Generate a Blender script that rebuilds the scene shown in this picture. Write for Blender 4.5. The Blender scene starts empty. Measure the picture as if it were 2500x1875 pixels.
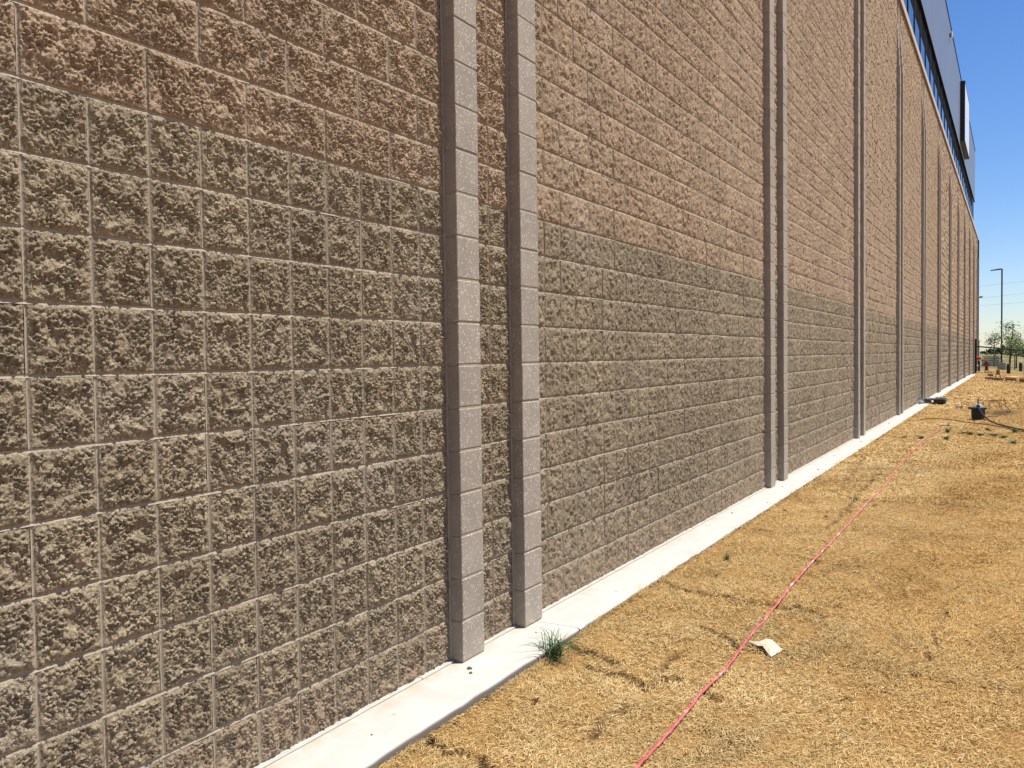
import bpy, math, random
import numpy as np
from mathutils import Vector, Matrix

S = bpy.context.scene
COL = S.collection
RNG = np.random.default_rng(7)
random.seed(7)

# ------------------------------------------------------------------ camera, sky, sun, exposure
CAM = Vector((2.3529, 0.0, 1.4609))
cr = Vector((0.86713144, 0.49791880, -0.01264617))
cu = Vector((-0.00478437, 0.03371536, 0.99942002))
cf = Vector((-0.49805639, 0.86656802, -0.03161788))
cd = bpy.data.cameras.new("camera")
cd.sensor_width = 36.0
cd.lens = 30.732
cd.clip_start = 0.05
cd.clip_end = 6000.0
camo = bpy.data.objects.new("camera", cd)
COL.objects.link(camo)
camo.matrix_world = Matrix(((cr.x, cu.x, -cf.x, CAM.x), (cr.y, cu.y, -cf.y, CAM.y), (cr.z, cu.z, -cf.z, CAM.z), (0, 0, 0, 1)))
S.camera = camo

SUN = Vector((0.345, 0.23, 0.905)).normalized()
w = bpy.data.worlds.new("World")
S.world = w
w.use_nodes = True
wn = w.node_tree.nodes
wn.clear()
sky = wn.new("ShaderNodeTexSky")
sky.sky_type = 'NISHITA'
sky.sun_disc = False
sky.sun_elevation = math.asin(SUN.z)
sky.sun_rotation = math.atan2(SUN.x, SUN.y)
sky.altitude = 200
sky.air_density = 1.0
sky.dust_density = 0.1
sky.ozone_density = 1.3
bg = wn.new("ShaderNodeBackground")
bg.inputs[1].default_value = 0.08
wo = wn.new("ShaderNodeOutputWorld")
hsv = wn.new("ShaderNodeHueSaturation")
hsv.inputs["Saturation"].default_value = 1.25
w.node_tree.links.new(sky.outputs[0], hsv.inputs["Color"])
wb = wn.new("ShaderNodeMix")
wb.data_type = 'RGBA'
wb.blend_type = 'MULTIPLY'
wb.inputs[0].default_value = 1.0
wb.inputs[7].default_value = (0.91, 0.96, 1.18, 1)
w.node_tree.links.new(hsv.outputs[0], wb.inputs[6])
w.node_tree.links.new(wb.outputs[2], bg.inputs[0])
w.node_tree.links.new(bg.outputs[0], wo.inputs[0])

sl = bpy.data.lights.new("sun", 'SUN')
sl.energy = 5.0
sl.angle = math.radians(0.53)
sl.color = (1.0, 0.95, 0.87)
so = bpy.data.objects.new("sun", sl)
COL.objects.link(so)
so.rotation_euler = SUN.to_track_quat('Z', 'Y').to_euler()
so.location = (30, 20, 60)

S.view_settings.view_transform = 'Standard'
S.view_settings.look = 'None'
S.view_settings.exposure = 0.56
S.view_settings.gamma = 1.0
S.view_settings.use_curve_mapping = False
S.cycles.max_bounces = 6

# ------------------------------------------------------------------ constants of the wall
M = 0.2032                 # block module
Y0 = 1.4147                # joint number 0 along the wall
NROW = 47                  # courses
NDARK = 11
IMIN, IEND = -16, 350
PIL = [10 + 30 * j for j in range(0, 12)]   # first pilaster of each pair, the second stands 3 modules on
YEND = Y0 + M * IEND
PX = 0.083                 # pilaster projection
WTOP = NROW * M


def yj(i):
    return Y0 + M * i


def ss(a, b, t):
    t = np.clip((t - a) / (b - a), 0, 1)
    return t * t * (3 - 2 * t)


def gz(x, y):
    return -0.05 + 0.025 * ss(3.6, 4.8, y) - 0.1 * np.clip(x - .6, 0, 6) * ss(40, 66, y)


def GZ(x, y):
    return float(gz(np.float64(x), np.float64(y)))


def project(P):
    P = np.asarray(P, float)
    q = P - np.array(CAM)
    z = q @ np.array(cf)
    return 1250 + 2134.18 * (q @ np.array(cr)) / z, 937.5 - 2134.18 * (q @ np.array(cu)) / z, z


# ------------------------------------------------------------------ materials
class NT:
    def __init__(s, name, rough=0.85):
        s.m = bpy.data.materials.new(name)
        s.m.use_nodes = True
        s.t = s.m.node_tree
        s.b = s.t.nodes["Principled BSDF"]
        s.b.inputs["Roughness"].default_value = rough
        s.b.inputs["Specular IOR Level"].default_value = 0.25

    def n(s, typ, **kw):
        nd = s.t.nodes.new(typ)
        for k, v in kw.items():
            setattr(nd, k, v)
        return nd

    def l(s, a, b):
        s.t.links.new(a, b)

    def pos(s, scale=(1, 1, 1)):
        g = s.n("ShaderNodeNewGeometry")
        mp = s.n("ShaderNodeMapping")
        mp.inputs["Scale"].default_value = scale
        s.l(g.outputs["Position"], mp.inputs[0])
        return mp.outputs[0]

    def noise(s, vec, scale, detail=3, rough=0.55, dist=0.0):
        nd = s.n("ShaderNodeTexNoise")
        nd.inputs["Scale"].default_value = scale
        nd.inputs["Detail"].default_value = detail
        nd.inputs["Roughness"].default_value = rough
        nd.inputs["Distortion"].default_value = dist
        if vec is not None:
            s.l(vec, nd.inputs["Vector"])
        return nd.outputs["Fac"]

    def voro(s, vec, scale, feature='F1'):
        nd = s.n("ShaderNodeTexVoronoi", feature=feature)
        nd.inputs["Scale"].default_value = scale
        s.l(vec, nd.inputs["Vector"])
        return nd

    def ramp(s, fac, stops):
        r = s.n("ShaderNodeValToRGB")
        e = r.color_ramp.elements
        while len(e) < len(stops):
            e.new(0.5)
        for k, (p, c) in enumerate(stops):
            e[k].position = p
            e[k].color = (*c, 1) if len(c) == 3 else c
        s.l(fac, r.inputs[0])
        return r.outputs[0]

    def mix(s, fac, a, b, blend='MIX'):
        nd = s.n("ShaderNodeMix", data_type='RGBA', blend_type=blend)
        if isinstance(fac, (int, float)):
            nd.inputs[0].default_value = fac
        else:
            s.l(fac, nd.inputs[0])
        for sock, v in ((nd.inputs[6], a), (nd.inputs[7], b)):
            if isinstance(v, tuple):
                sock.default_value = (*v, 1)
            else:
                s.l(v, sock)
        return nd.outputs[2]

    def math(s, op, a, b=0.0, c=None):
        nd = s.n("ShaderNodeMath", operation=op)
        for k, v in enumerate((a, b, c)):
            if v is None:
                continue
            if isinstance(v, (int, float)):
                nd.inputs[k].default_value = v
            else:
                s.l(v, nd.inputs[k])
        return nd.outputs[0]

    def maprange(s, v, a, b, c, d):
        nd = s.n("ShaderNodeMapRange")
        s.l(v, nd.inputs[0])
        for k, x in enumerate((a, b, c, d)):
            nd.inputs[k + 1].default_value = x
        return nd.outputs[0]

    def color(s, v):
        if isinstance(v, tuple):
            s.b.inputs["Base Color"].default_value = (*v, 1)
        else:
            s.l(v, s.b.inputs["Base Color"])

    def bump(s, h, dist, strength=1.0):
        b = s.n("ShaderNodeBump")
        b.inputs["Strength"].default_value = strength
        b.inputs["Distance"].default_value = dist
        s.l(h, b.inputs["Height"])
        s.l(b.outputs[0], s.b.inputs["Normal"])

    def attr(s, name):
        a = s.n("ShaderNodeAttribute", attribute_name=name)
        return a


def simple(name, col, rough=0.6, metal=0.0, spec=0.3, var=0.15, scale=20):
    t = NT(name, rough)
    t.b.inputs["Metallic"].default_value = metal
    t.b.inputs["Specular IOR Level"].default_value = spec
    p = t.pos()
    n = t.noise(p, scale, 4)
    lo = tuple(c * (1 - var) for c in col)
    hi = tuple(min(1, c * (1 + var)) for c in col)
    t.color(t.ramp(n, [(0.3, lo), (0.7, hi)]))
    return t.m


def block_material(name, lo, mid, hi, coarse=False):
    t = NT(name, 0.92)
    t.b.inputs["Specular IOR Level"].default_value = 0.15
    p = t.pos()
    oi = t.n("ShaderNodeObjectInfo")
    at = t.attr("tint")
    tint = t.math('ADD', t.maprange(oi.outputs["Random"], 0, 1, -0.5, 0.5), at.outputs["Fac"])
    n1 = t.noise(p, 80, 5, 0.65)
    n2 = t.noise(p, 2.1, 3, 0.5)
    n3 = t.noise(p, 260, 2, 0.5)
    base = t.ramp(n1, [(0.28, lo), (0.5, mid), (0.72, hi)])
    # single grains of sand and gravel
    v = t.voro(p, 330)
    sp = t.ramp(v.outputs["Color"], [(0.80, (0, 0, 0)), (0.92, (1, 1, 1))])
    base = t.mix(t.math('MULTIPLY', sp, 0.28), base, (0.62, 0.55, 0.45))
    dk = t.ramp(v.outputs["Color"], [(0.05, (1, 1, 1)), (0.16, (0, 0, 0))])
    base = t.mix(t.math('MULTIPLY', dk, 0.35), base, (0.10, 0.07, 0.05))
    val = t.math('ADD', t.math('MULTIPLY', tint, 0.14), t.maprange(n2, 0.3, 0.7, 0.88, 1.12))
    hs = t.n("ShaderNodeHueSaturation")
    t.l(base, hs.inputs["Color"])
    t.l(val, hs.inputs["Value"])
    hs.inputs["Saturation"].default_value = 1.0
    c = hs.outputs[0]
    # lime bloom in drifting patches, soil splash on the lowest course
    bl = t.noise(p, 1.3, 5, 0.65, 0.4)
    c = t.mix(t.maprange(bl, 0.54, 0.74, 0, 0.22), c, (0.44, 0.39, 0.33))
    st = t.noise(t.pos((1, 3.2, 0.35)), 1.6, 4, 0.6)
    c = t.mix(t.maprange(st, 0.55, 0.75, 0, 0.22), c, (0.17, 0.125, 0.09))
    sx = t.n("ShaderNodeSeparateXYZ")
    t.l(p, sx.inputs[0])
    foot = t.math('MULTIPLY', t.maprange(sx.outputs["Z"], 0.0, 0.42, 0.8, 0.0), t.maprange(t.noise(p, 5, 5, 0.7), 0.35, 0.6, 0.1, 1.0))
    c = t.mix(foot, c, (0.36, 0.25, 0.165))
    t.color(c)
    h = t.math('ADD', t.math('MULTIPLY', n1, 0.6), t.math('MULTIPLY', n3, 0.5))
    if coarse:
        h = t.math('ADD', t.math('MULTIPLY', h, 0.6), t.math('MULTIPLY', t.noise(p, 26, 4, 0.65), 0.9))
        t.bump(h, 0.016, 1.0)
    else:
        t.bump(h, 0.010, 1.0)
    return t.m


DK = ((0.165, 0.124, 0.076), (0.285, 0.227, 0.145), (0.45, 0.372, 0.250))
TN = ((0.225, 0.147, 0.090), (0.365, 0.262, 0.166), (0.53, 0.408, 0.275))
M_DARK = block_material("rough_grey_block", *DK)
M_DARK_F = block_material("rough_grey_block_field", *DK, coarse=True)
M_TAN_F = block_material("rough_tan_block_field", *TN, coarse=True)
M_TAN = block_material("rough_tan_block", *TN)


def mortar_material():
    t = NT("mortar", 0.95)
    p = t.pos()
    n = t.noise(p, 30, 4)
    g = t.noise(p, 400, 2)
    c = t.ramp(n, [(0.3, (0.32, 0.268, 0.195)), (0.7, (0.41, 0.352, 0.262))])
    c = t.mix(t.maprange(g, 0.35, 0.65, 0, 0.25), c, (0.30, 0.26, 0.2))
    t.color(c)
    t.bump(g, 0.002, 0.6)
    return t.m


M_MORTAR = mortar_material()


def ground_face_material():
    t = NT("smooth_grey_block", 0.8)
    p = t.pos()
    oi = t.n("ShaderNodeObjectInfo")
    at = t.attr("tint")
    n = t.noise(p, 9, 4, 0.6)
    f = t.noise(p, 180, 3)
    c = t.ramp(n, [(0.25, (0.292, 0.246, 0.188)), (0.75, (0.385, 0.330, 0.255))])
    v = t.voro(p, 85)
    big = t.ramp(v.outputs["Distance"], [(0.20, (1, 1, 1)), (0.36, (0, 0, 0))])
    pick = t.ramp(v.outputs["Color"], [(0.46, (0, 0, 0)), (0.56, (1, 1, 1))])
    c = t.mix(t.math('MULTIPLY', t.math('MULTIPLY', big, pick), 0.9), c, (0.80, 0.76, 0.70))
    v2 = t.voro(p, 95)
    pit = t.ramp(v2.outputs["Distance"], [(0.12, (1, 1, 1)), (0.24, (0, 0, 0))])
    pk2 = t.ramp(v2.outputs["Color"], [(0.16, (1, 1, 1)), (0.24, (0, 0, 0))])
    c = t.mix(t.math('MULTIPLY', t.math('MULTIPLY', pit, pk2), 0.75), c, (0.09, 0.08, 0.07))
    c = t.mix(t.maprange(f, 0.4, 0.62, 0, 0.3), c, (0.20, 0.185, 0.168))
    # splashed soil near the foot
    sx = t.n("ShaderNodeSeparateXYZ")
    t.l(p, sx.inputs[0])
    foot = t.maprange(sx.outputs["Z"], 0.0, 0.28, 0.45, 0.0)
    c = t.mix(t.math('MULTIPLY', foot, n), c, (0.42, 0.34, 0.24))
    hs = t.n("ShaderNodeHueSaturation")
    t.l(c, hs.inputs["Color"])
    t.l(t.math('ADD', t.maprange(oi.outputs["Random"], 0, 1, 0.93, 1.07), t.math('MULTIPLY', at.outputs["Fac"], 0.25)), hs.inputs["Value"])
    t.color(hs.outputs[0])
    t.bump(f, 0.0025, 0.5)
    return t.m


M_PIL = ground_face_material()


def slab_material():
    t = NT("pale_concrete", 0.85)
    p = t.pos()
    n = t.noise(p, 4, 5, 0.6)
    st = t.noise(t.pos((26, 6, 20)), 2.4, 4, 0.65, 0.6)
    g = t.noise(p, 250, 2)
    c = t.ramp(n, [(0.3, (0.42, 0.40, 0.355)), (0.7, (0.50, 0.48, 0.435))])
    c = t.mix(t.ramp(st, [(0.60, (0, 0, 0)), (0.74, (.55, .55, .55))]), c, (0.46, 0.35, 0.23))
    sx = t.n("ShaderNodeSeparateXYZ")
    t.l(p, sx.inputs[0])
    nb = t.noise(p, 7, 4, 0.7)
    wallside = t.maprange(sx.outputs["X"], 0.03, 0.14, 0.75, 0.0)
    c = t.mix(t.math('MULTIPLY', wallside, t.maprange(nb, 0.42, 0.62, 0, 1)), c, (0.42, 0.32, 0.21))
    v = t.voro(p, 5.5)
    sp = t.ramp(v.outputs["Distance"], [(0.03, (1, 1, 1)), (0.055, (0, 0, 0))])
    c = t.mix(t.math('MULTIPLY', sp, 0.6), c, (0.3, 0.2, 0.12))
    # soil splash on the vertical edge
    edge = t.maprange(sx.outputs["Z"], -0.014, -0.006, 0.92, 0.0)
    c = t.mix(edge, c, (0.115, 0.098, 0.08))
    t.color(c)
    t.bump(g, 0.002, 0.4)
    return t.m


M_SLAB = slab_material()


def soil_material():
    t = NT("dry_turf_soil", 0.95)
    t.b.inputs["Specular IOR Level"].default_value = 0.05
    p = t.pos()
    at = t.attr("soil")
    n = t.noise(p, 6, 5, 0.65)
    f = t.noise(t.pos((1, 1, 1)), 120, 3, 0.6)
    b = t.noise(p, 0.35, 4, 0.55)
    straw = t.ramp(f, [(0.25, (0.17, 0.095, 0.035)), (0.5, (0.33, 0.205, 0.08)), (0.75, (0.47, 0.32, 0.145))])
    och = t.ramp(b, [(0.35, (0.9, 0.82, 0.72)), (0.65, (1.08, 1.05, 1.0))])
    straw = t.mix(1.0, straw, och, 'MULTIPLY')
    dirt = t.ramp(n, [(0.3, (0.030, 0.020, 0.012)), (0.7, (0.10, 0.066, 0.042))])
    c = t.mix(at.outputs["Fac"], straw, dirt)
    # meadow beyond the fence
    sx = t.n("ShaderNodeSeparateXYZ")
    t.l(p, sx.inputs[0])
    far = t.maprange(sx.outputs["Y"], 66, 86, 0, 1)
    m = t.noise(p, 0.12, 5, 0.6)
    mead = t.ramp(m, [(0.35, (0.115, 0.125, 0.045)), (0.55, (0.23, 0.20, 0.09)), (0.7, (0.34, 0.25, 0.14))])
    c = t.mix(far, c, mead)
    t.color(c)
    t.bump(t.math('ADD', f, n), 0.02, 0.7)
    return t.m


M_SOIL = soil_material()


def blade_material():
    t = NT("dry_grass_blades", 0.75)
    t.b.inputs["Specular IOR Level"].default_value = 0.2
    at = t.attr("bcol")
    t.color(at.outputs["Color"])
    return t.m


M_BLADE = blade_material()
M_GREEN = simple("green_leaf", (0.11, 0.17, 0.05), 0.5, var=0.35, scale=30)
M_GREEN2 = simple("blue_green_leaf", (0.075, 0.14, 0.045), 0.45, var=0.4, scale=45)
M_COPING = simple("cream_metal_coping", (0.56, 0.48, 0.37), 0.5, var=0.06)
M_FASCIA = simple("grey_blue_metal_panel", (0.17, 0.20, 0.25), 0.42, 0.0, 0.4, var=0.05, scale=0.7)
M_BLACKM = simple("dark_bronze_metal", (0.018, 0.017, 0.018), 0.45, var=0.2)
M_SOFFIT = simple("dark_soffit_metal", (0.013, 0.012, 0.010), 0.95, spec=0.02, var=0.15, scale=2)
M_SIGNFACE = simple("milky_white_sign_face", (0.72, 0.76, 0.80), 0.35, var=0.04, scale=0.6)
M_WHITE = simple("white_paint", (0.75, 0.74, 0.70), 0.5, var=0.06)
M_PLATE = simple("beige_plate", (0.46, 0.41, 0.34), 0.6, var=0.08)
M_BLACK = simple("black_plastic", (0.012, 0.012, 0.013), 0.42, spec=0.4, var=0.25)
M_GREYP = simple("grey_plastic", (0.20, 0.23, 0.26), 0.5, var=0.2)
M_SILVER = simple("crumpled_silver_sheet", (0.48, 0.50, 0.50), 0.25, 0.35, 0.5, var=0.3)
M_RUSTW = simple("rusty_wire", (0.075, 0.045, 0.025), 0.7, var=0.4, scale=60)
M_BROWNP = simple("brown_painted_pipe", (0.06, 0.018, 0.012), 0.5, var=0.3)
M_RED = simple("red_paint", (0.42, 0.022, 0.020), 0.4, spec=0.5, var=0.15)
M_DRED = simple("dark_red_paint", (0.14, 0.010, 0.016), 0.4, spec=0.5, var=0.2)
M_CONC = simple("grey_concrete", (0.30, 0.31, 0.29), 0.85, var=0.15, scale=6)
M_WOOD = simple("yellow_lumber", (0.62, 0.46, 0.22), 0.7, var=0.15, scale=9)
M_WOODD = simple("brown_lumber", (0.27, 0.13, 0.045), 0.75, var=0.3, scale=9)
M_BARK = simple("tree_bark", (0.045, 0.036, 0.026), 0.9, var=0.35, scale=14)
M_LEAF = simple("pale_green_leaves", (0.17, 0.25, 0.07), 0.5, var=0.55, scale=1.6)
M_LEAF2 = simple("grey_green_leaves", (0.10, 0.15, 0.06), 0.5, var=0.5, scale=1.8)
M_FAR = simple("far_thicket", (0.022, 0.040, 0.018), 0.9, var=0.55, scale=0.25)
M_WIRE = simple("grey_cable", (0.30, 0.33, 0.36), 0.6, var=0.05)
M_DIRT = simple("brown_clod", (0.16, 0.085, 0.04), 0.95, var=0.35, scale=80)
M_DLEAF = simple("dead_leaf", (0.10, 0.045, 0.02), 0.8, var=0.3, scale=40)
M_TWIG = simple("grey_brown_twig", (0.11, 0.085, 0.055), 0.85, var=0.3, scale=40)
M_SLAT = simple("weathered_grey_slat", (0.17, 0.19, 0.205), 0.6, var=0.25, scale=3)
M_PINK = simple("pinkish_board_end", (0.50, 0.42, 0.42), 0.7, var=0.1)
M_RUST = simple("rusty_sealant", (0.24, 0.12, 0.055), 0.8, var=0.45, scale=7)
M_CREAM = simple("pale_green_cabinet", (0.42, 0.46, 0.40), 0.6, var=0.06)
M_STRIP = simple("galvanised_strip", (0.50, 0.47, 0.41), 0.5, 0.1, 0.4, var=0.15, scale=14)


def paper_material():
    t = NT("dry_curled_paper", 0.7)
    t.color(t.ramp(t.noise(t.pos(), 35, 4), [(0.3, (0.52, 0.45, 0.32)), (0.7, (0.60, 0.54, 0.41))]))
    return t.m


M_PAPER = paper_material()


def rope_material():
    t = NT("faded_pink_webbing", 0.65)
    n = t.noise(t.pos((1, 9, 1)), 1.15, 3, 0.6)
    f = t.noise(t.pos((60, 240, 60)), 3, 2)
    c = t.ramp(n, [(0.38, (0.47, 0.085, 0.095)), (0.56, (0.56, 0.16, 0.165)), (0.61, (0.60, 0.27, 0.26)), (0.64, (0.60, 0.52, 0.52))])
    c = t.mix(t.maprange(f, 0.4, 0.6, 0, 0.25), c, (0.35, 0.06, 0.06))
    t.color(c)
    t.bump(f, 0.002, 0.5)
    return t.m


M_ROPE = rope_material()


def glass_material():
    t = NT("dark_mirror_glass", 0.03)
    t.b.inputs["Base Color"].default_value = (0.012, 0.014, 0.02, 1)
    t.b.inputs["Specular IOR Level"].default_value = 0.85
    t.b.inputs["IOR"].default_value = 2.3
    return t.m


M_GLASS = glass_material()


# ------------------------------------------------------------------ mesh helpers
class MB:
    """collects quads/polygons for one mesh"""

    def __init__(s):
        s.v, s.f = [], []

    def add(s, vs, fs):
        o = len(s.v)
        s.v += [tuple(map(float, p)) for p in vs]
        s.f += [tuple(i + o for i in f) for f in fs]
        return s

    def box(s, a, b, bev=0.0):
        x0, y0, z0 = a
        x1, y1, z1 = b
        if bev <= 0:
            vs = [(x, y, z) for x in (x0, x1) for y in (y0, y1) for z in (z0, z1)]
            return s.add(vs, [(0, 1, 3, 2), (4, 6, 7, 5), (0, 4, 5, 1), (2, 3, 7, 6), (0, 2, 6, 4), (1, 5, 7, 3)])
        # chamfered box: rings along z
        def ring(z, q):
            return [(x0 + q + bev, y0 + q, z), (x1 - q - bev, y0 + q, z), (x1 - q, y0 + q + bev, z), (x1 - q, y1 - q - bev, z),
                    (x1 - q - bev, y1 - q, z), (x0 + q + bev, y1 - q, z), (x0 + q, y1 - q - bev, z), (x0 + q, y0 + q + bev, z)]
        rs = ring(z0, bev) + ring(z0 + bev, 0) + ring(z1 - bev, 0) + ring(z1, bev)
        fs = []
        for k in range(3):
            for i in range(8):
                j = (i + 1) % 8
                fs.append((k * 8 + i, k * 8 + j, (k + 1) * 8 + j, (k + 1) * 8 + i))
        fs.append(tuple(range(7, -1, -1)))
        fs.append(tuple(range(24, 32)))
        return s.add(rs, fs)

    def obox(s, c, ax, ay, az):
        c, ax, ay, az = map(Vector, (c, ax, ay, az))
        vs = [c + ax * i + ay * j + az * k for i in (-1, 1) for j in (-1, 1) for k in (-1, 1)]
        return s.add(vs, [(0, 1, 3, 2), (4, 6, 7, 5), (0, 4, 5, 1), (2, 3, 7, 6), (0, 2, 6, 4), (1, 5, 7, 3)])

    def tube(s, pts, rad, n=8, cap=True, flat=1.0):
        pts = [Vector(p) for p in pts]
        rads = rad if isinstance(rad, (list, tuple)) else [rad] * len(pts)
        o = len(s.v)
        for i, p in enumerate(pts):
            d = (pts[min(i + 1, len(pts) - 1)] - pts[max(i - 1, 0)]).normalized()
            up = Vector((0, 0, 1)) if abs(d.z) < 0.95 else Vector((1, 0, 0))
            a = d.cross(up).normalized()
            b = a.cross(d).normalized()
            for k in range(n):
                t = 2 * math.pi * k / n
                q = p + a * math.cos(t) * rads[i] + b * math.sin(t) * rads[i] * flat
                s.v.append((q.x, q.y, q.z))
        for i in range(len(pts) - 1):
            for k in range(n):
                j = (k + 1) % n
                s.f.append((o + i * n + k, o + i * n + j, o + (i + 1) * n + j, o + (i + 1) * n + k))
        if cap:
            s.f.append(tuple(o + k for k in range(n - 1, -1, -1)))
            e = o + (len(pts) - 1) * n
            s.f.append(tuple(e + k for k in range(n)))
        return s

    def lathe(s, c, prof, n=16):
        """prof: (radius, z) from bottom to top"""
        o = len(s.v)
        for r, z in prof:
            for k in range(n):
                t = 2 * math.pi * k / n
                s.v.append((c[0] + r * math.cos(t), c[1] + r * math.sin(t), c[2] + z))
        for i in range(len(prof) - 1):
            for k in range(n):
                j = (k + 1) % n
                s.f.append((o + i * n + k, o + i * n + j, o + (i + 1) * n + j, o + (i + 1) * n + k))
        s.f.append(tuple(o + k for k in range(n - 1, -1, -1)))
        e = o + (len(prof) - 1) * n
        s.f.append(tuple(e + k for k in range(n)))
        return s

    def mesh(s, name, mat, smooth=False):
        me = bpy.data.meshes.new(name)
        me.from_pydata(s.v, [], s.f)
        me.materials.append(mat)
        if smooth:
            me.polygons.foreach_set("use_smooth", [True] * len(me.polygons))
        me.update()
        return me

    def obj(s, name, mat, parent=None, smooth=False):
        return link(name, s.mesh(name, mat, smooth), parent)


def link(name, me, parent=None):
    o = bpy.data.objects.new(name, me)
    COL.objects.link(o)
    if parent is not None:
        o.parent = parent
    return o


def np_mesh(name, V, Q, mat, tris=None, tint=None, col=None, smooth=False):
    """mesh from numpy arrays: Q (n,4) quads, tris (m,3)"""
    me = bpy.data.meshes.new(name)
    V = np.asarray(V, np.float32)
    nq = 0 if Q is None else len(Q)
    nt = 0 if tris is None else len(tris)
    me.vertices.add(len(V))
    me.vertices.foreach_set("co", V.ravel())
    loops = []
    if nq:
        loops.append(np.asarray(Q, np.int32).ravel())
    if nt:
        loops.append(np.asarray(tris, np.int32).ravel())
    loops = np.concatenate(loops)
    me.loops.add(len(loops))
    me.loops.foreach_set("vertex_index", loops)
    me.polygons.add(nq + nt)
    starts = np.concatenate([np.arange(nq) * 4, nq * 4 + np.arange(nt) * 3]).astype(np.int32)
    me.polygons.foreach_set("loop_start", starts)
    if smooth:
        me.polygons.foreach_set("use_smooth", np.ones(nq + nt, bool))
    if tint is not None:
        a = me.attributes.new("tint", 'FLOAT', 'POINT')
        a.data.foreach_set("value", np.asarray(tint, np.float32))
    if col is not None:
        a = me.attributes.new("bcol", 'FLOAT_COLOR', 'POINT')
        a.data.foreach_set("color", np.asarray(col, np.float32).ravel())
    me.materials.append(mat)
    me.update(calc_edges=True)
    me.validate()
    return me


def tag(o, label=None, cat=None, group=None, kind=None):
    if label:
        o["label"] = label
    if cat:
        o["category"] = cat
    if group:
        o["group"] = group
    if kind:
        o["kind"] = kind
    return o


def empty(name, loc, label=None, cat=None, group=None):
    o = bpy.data.objects.new(name, None)
    COL.objects.link(o)
    o.location = loc
    o.empty_display_size = 0.2
    return tag(o, label, cat, group)


# ------------------------------------------------------------------ split-face blocks
def field(n, m, px, lo, hi, rng, beta=1.0):
    """band limited random field, unit variance; wavelengths between lo and hi metres"""
    F = rng.normal(size=(n, m)) + 1j * rng.normal(size=(n, m))
    ky = np.fft.fftfreq(n, px)[:, None]
    kx = np.fft.fftfreq(m, px)[None, :]
    k = np.hypot(ky, kx)
    amp = np.where((k > 1 / hi) & (k < 1 / lo), np.maximum(k, 1e-6) ** (-beta), 0)
    f = np.fft.ifft2(F * amp).real
    return f / (f.std() + 1e-9)


def facets(n, m, px, cell, hs, gs, rng):
    """broken stone: every cell is a small tilted plane"""
    gy, gx = np.meshgrid(np.arange(-1, int(n * px / cell) + 2), np.arange(-1, int(m * px / cell) + 2), indexing='ij')
    py = (gy + rng.uniform(0, 1, gy.shape)) * cell
    qx = (gx + rng.uniform(0, 1, gx.shape)) * cell
    hh = rng.normal(0, hs, gy.shape)
    sa, sb = rng.normal(0, gs, gy.shape), rng.normal(0, gs, gy.shape)
    Y, X = np.meshgrid(np.arange(n) * px, np.arange(m) * px, indexing='ij')
    ci, cj = (Y / cell).astype(int) + 1, (X / cell).astype(int) + 1
    best = np.full(Y.shape, 1e9)
    out = np.zeros(Y.shape)
    for di in (-1, 0, 1):
        for dj in (-1, 0, 1):
            i, j = ci + di, cj + dj
            dy, dx = Y - py[i, j], X - qx[i, j]
            d = dy * dy + dx * dx
            v = hh[i, j] + sa[i, j] * dy + sb[i, j] * dx
            k = d < best
            out = np.where(k, v, out)
            best = np.where(k, d, best)
    return out


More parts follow.
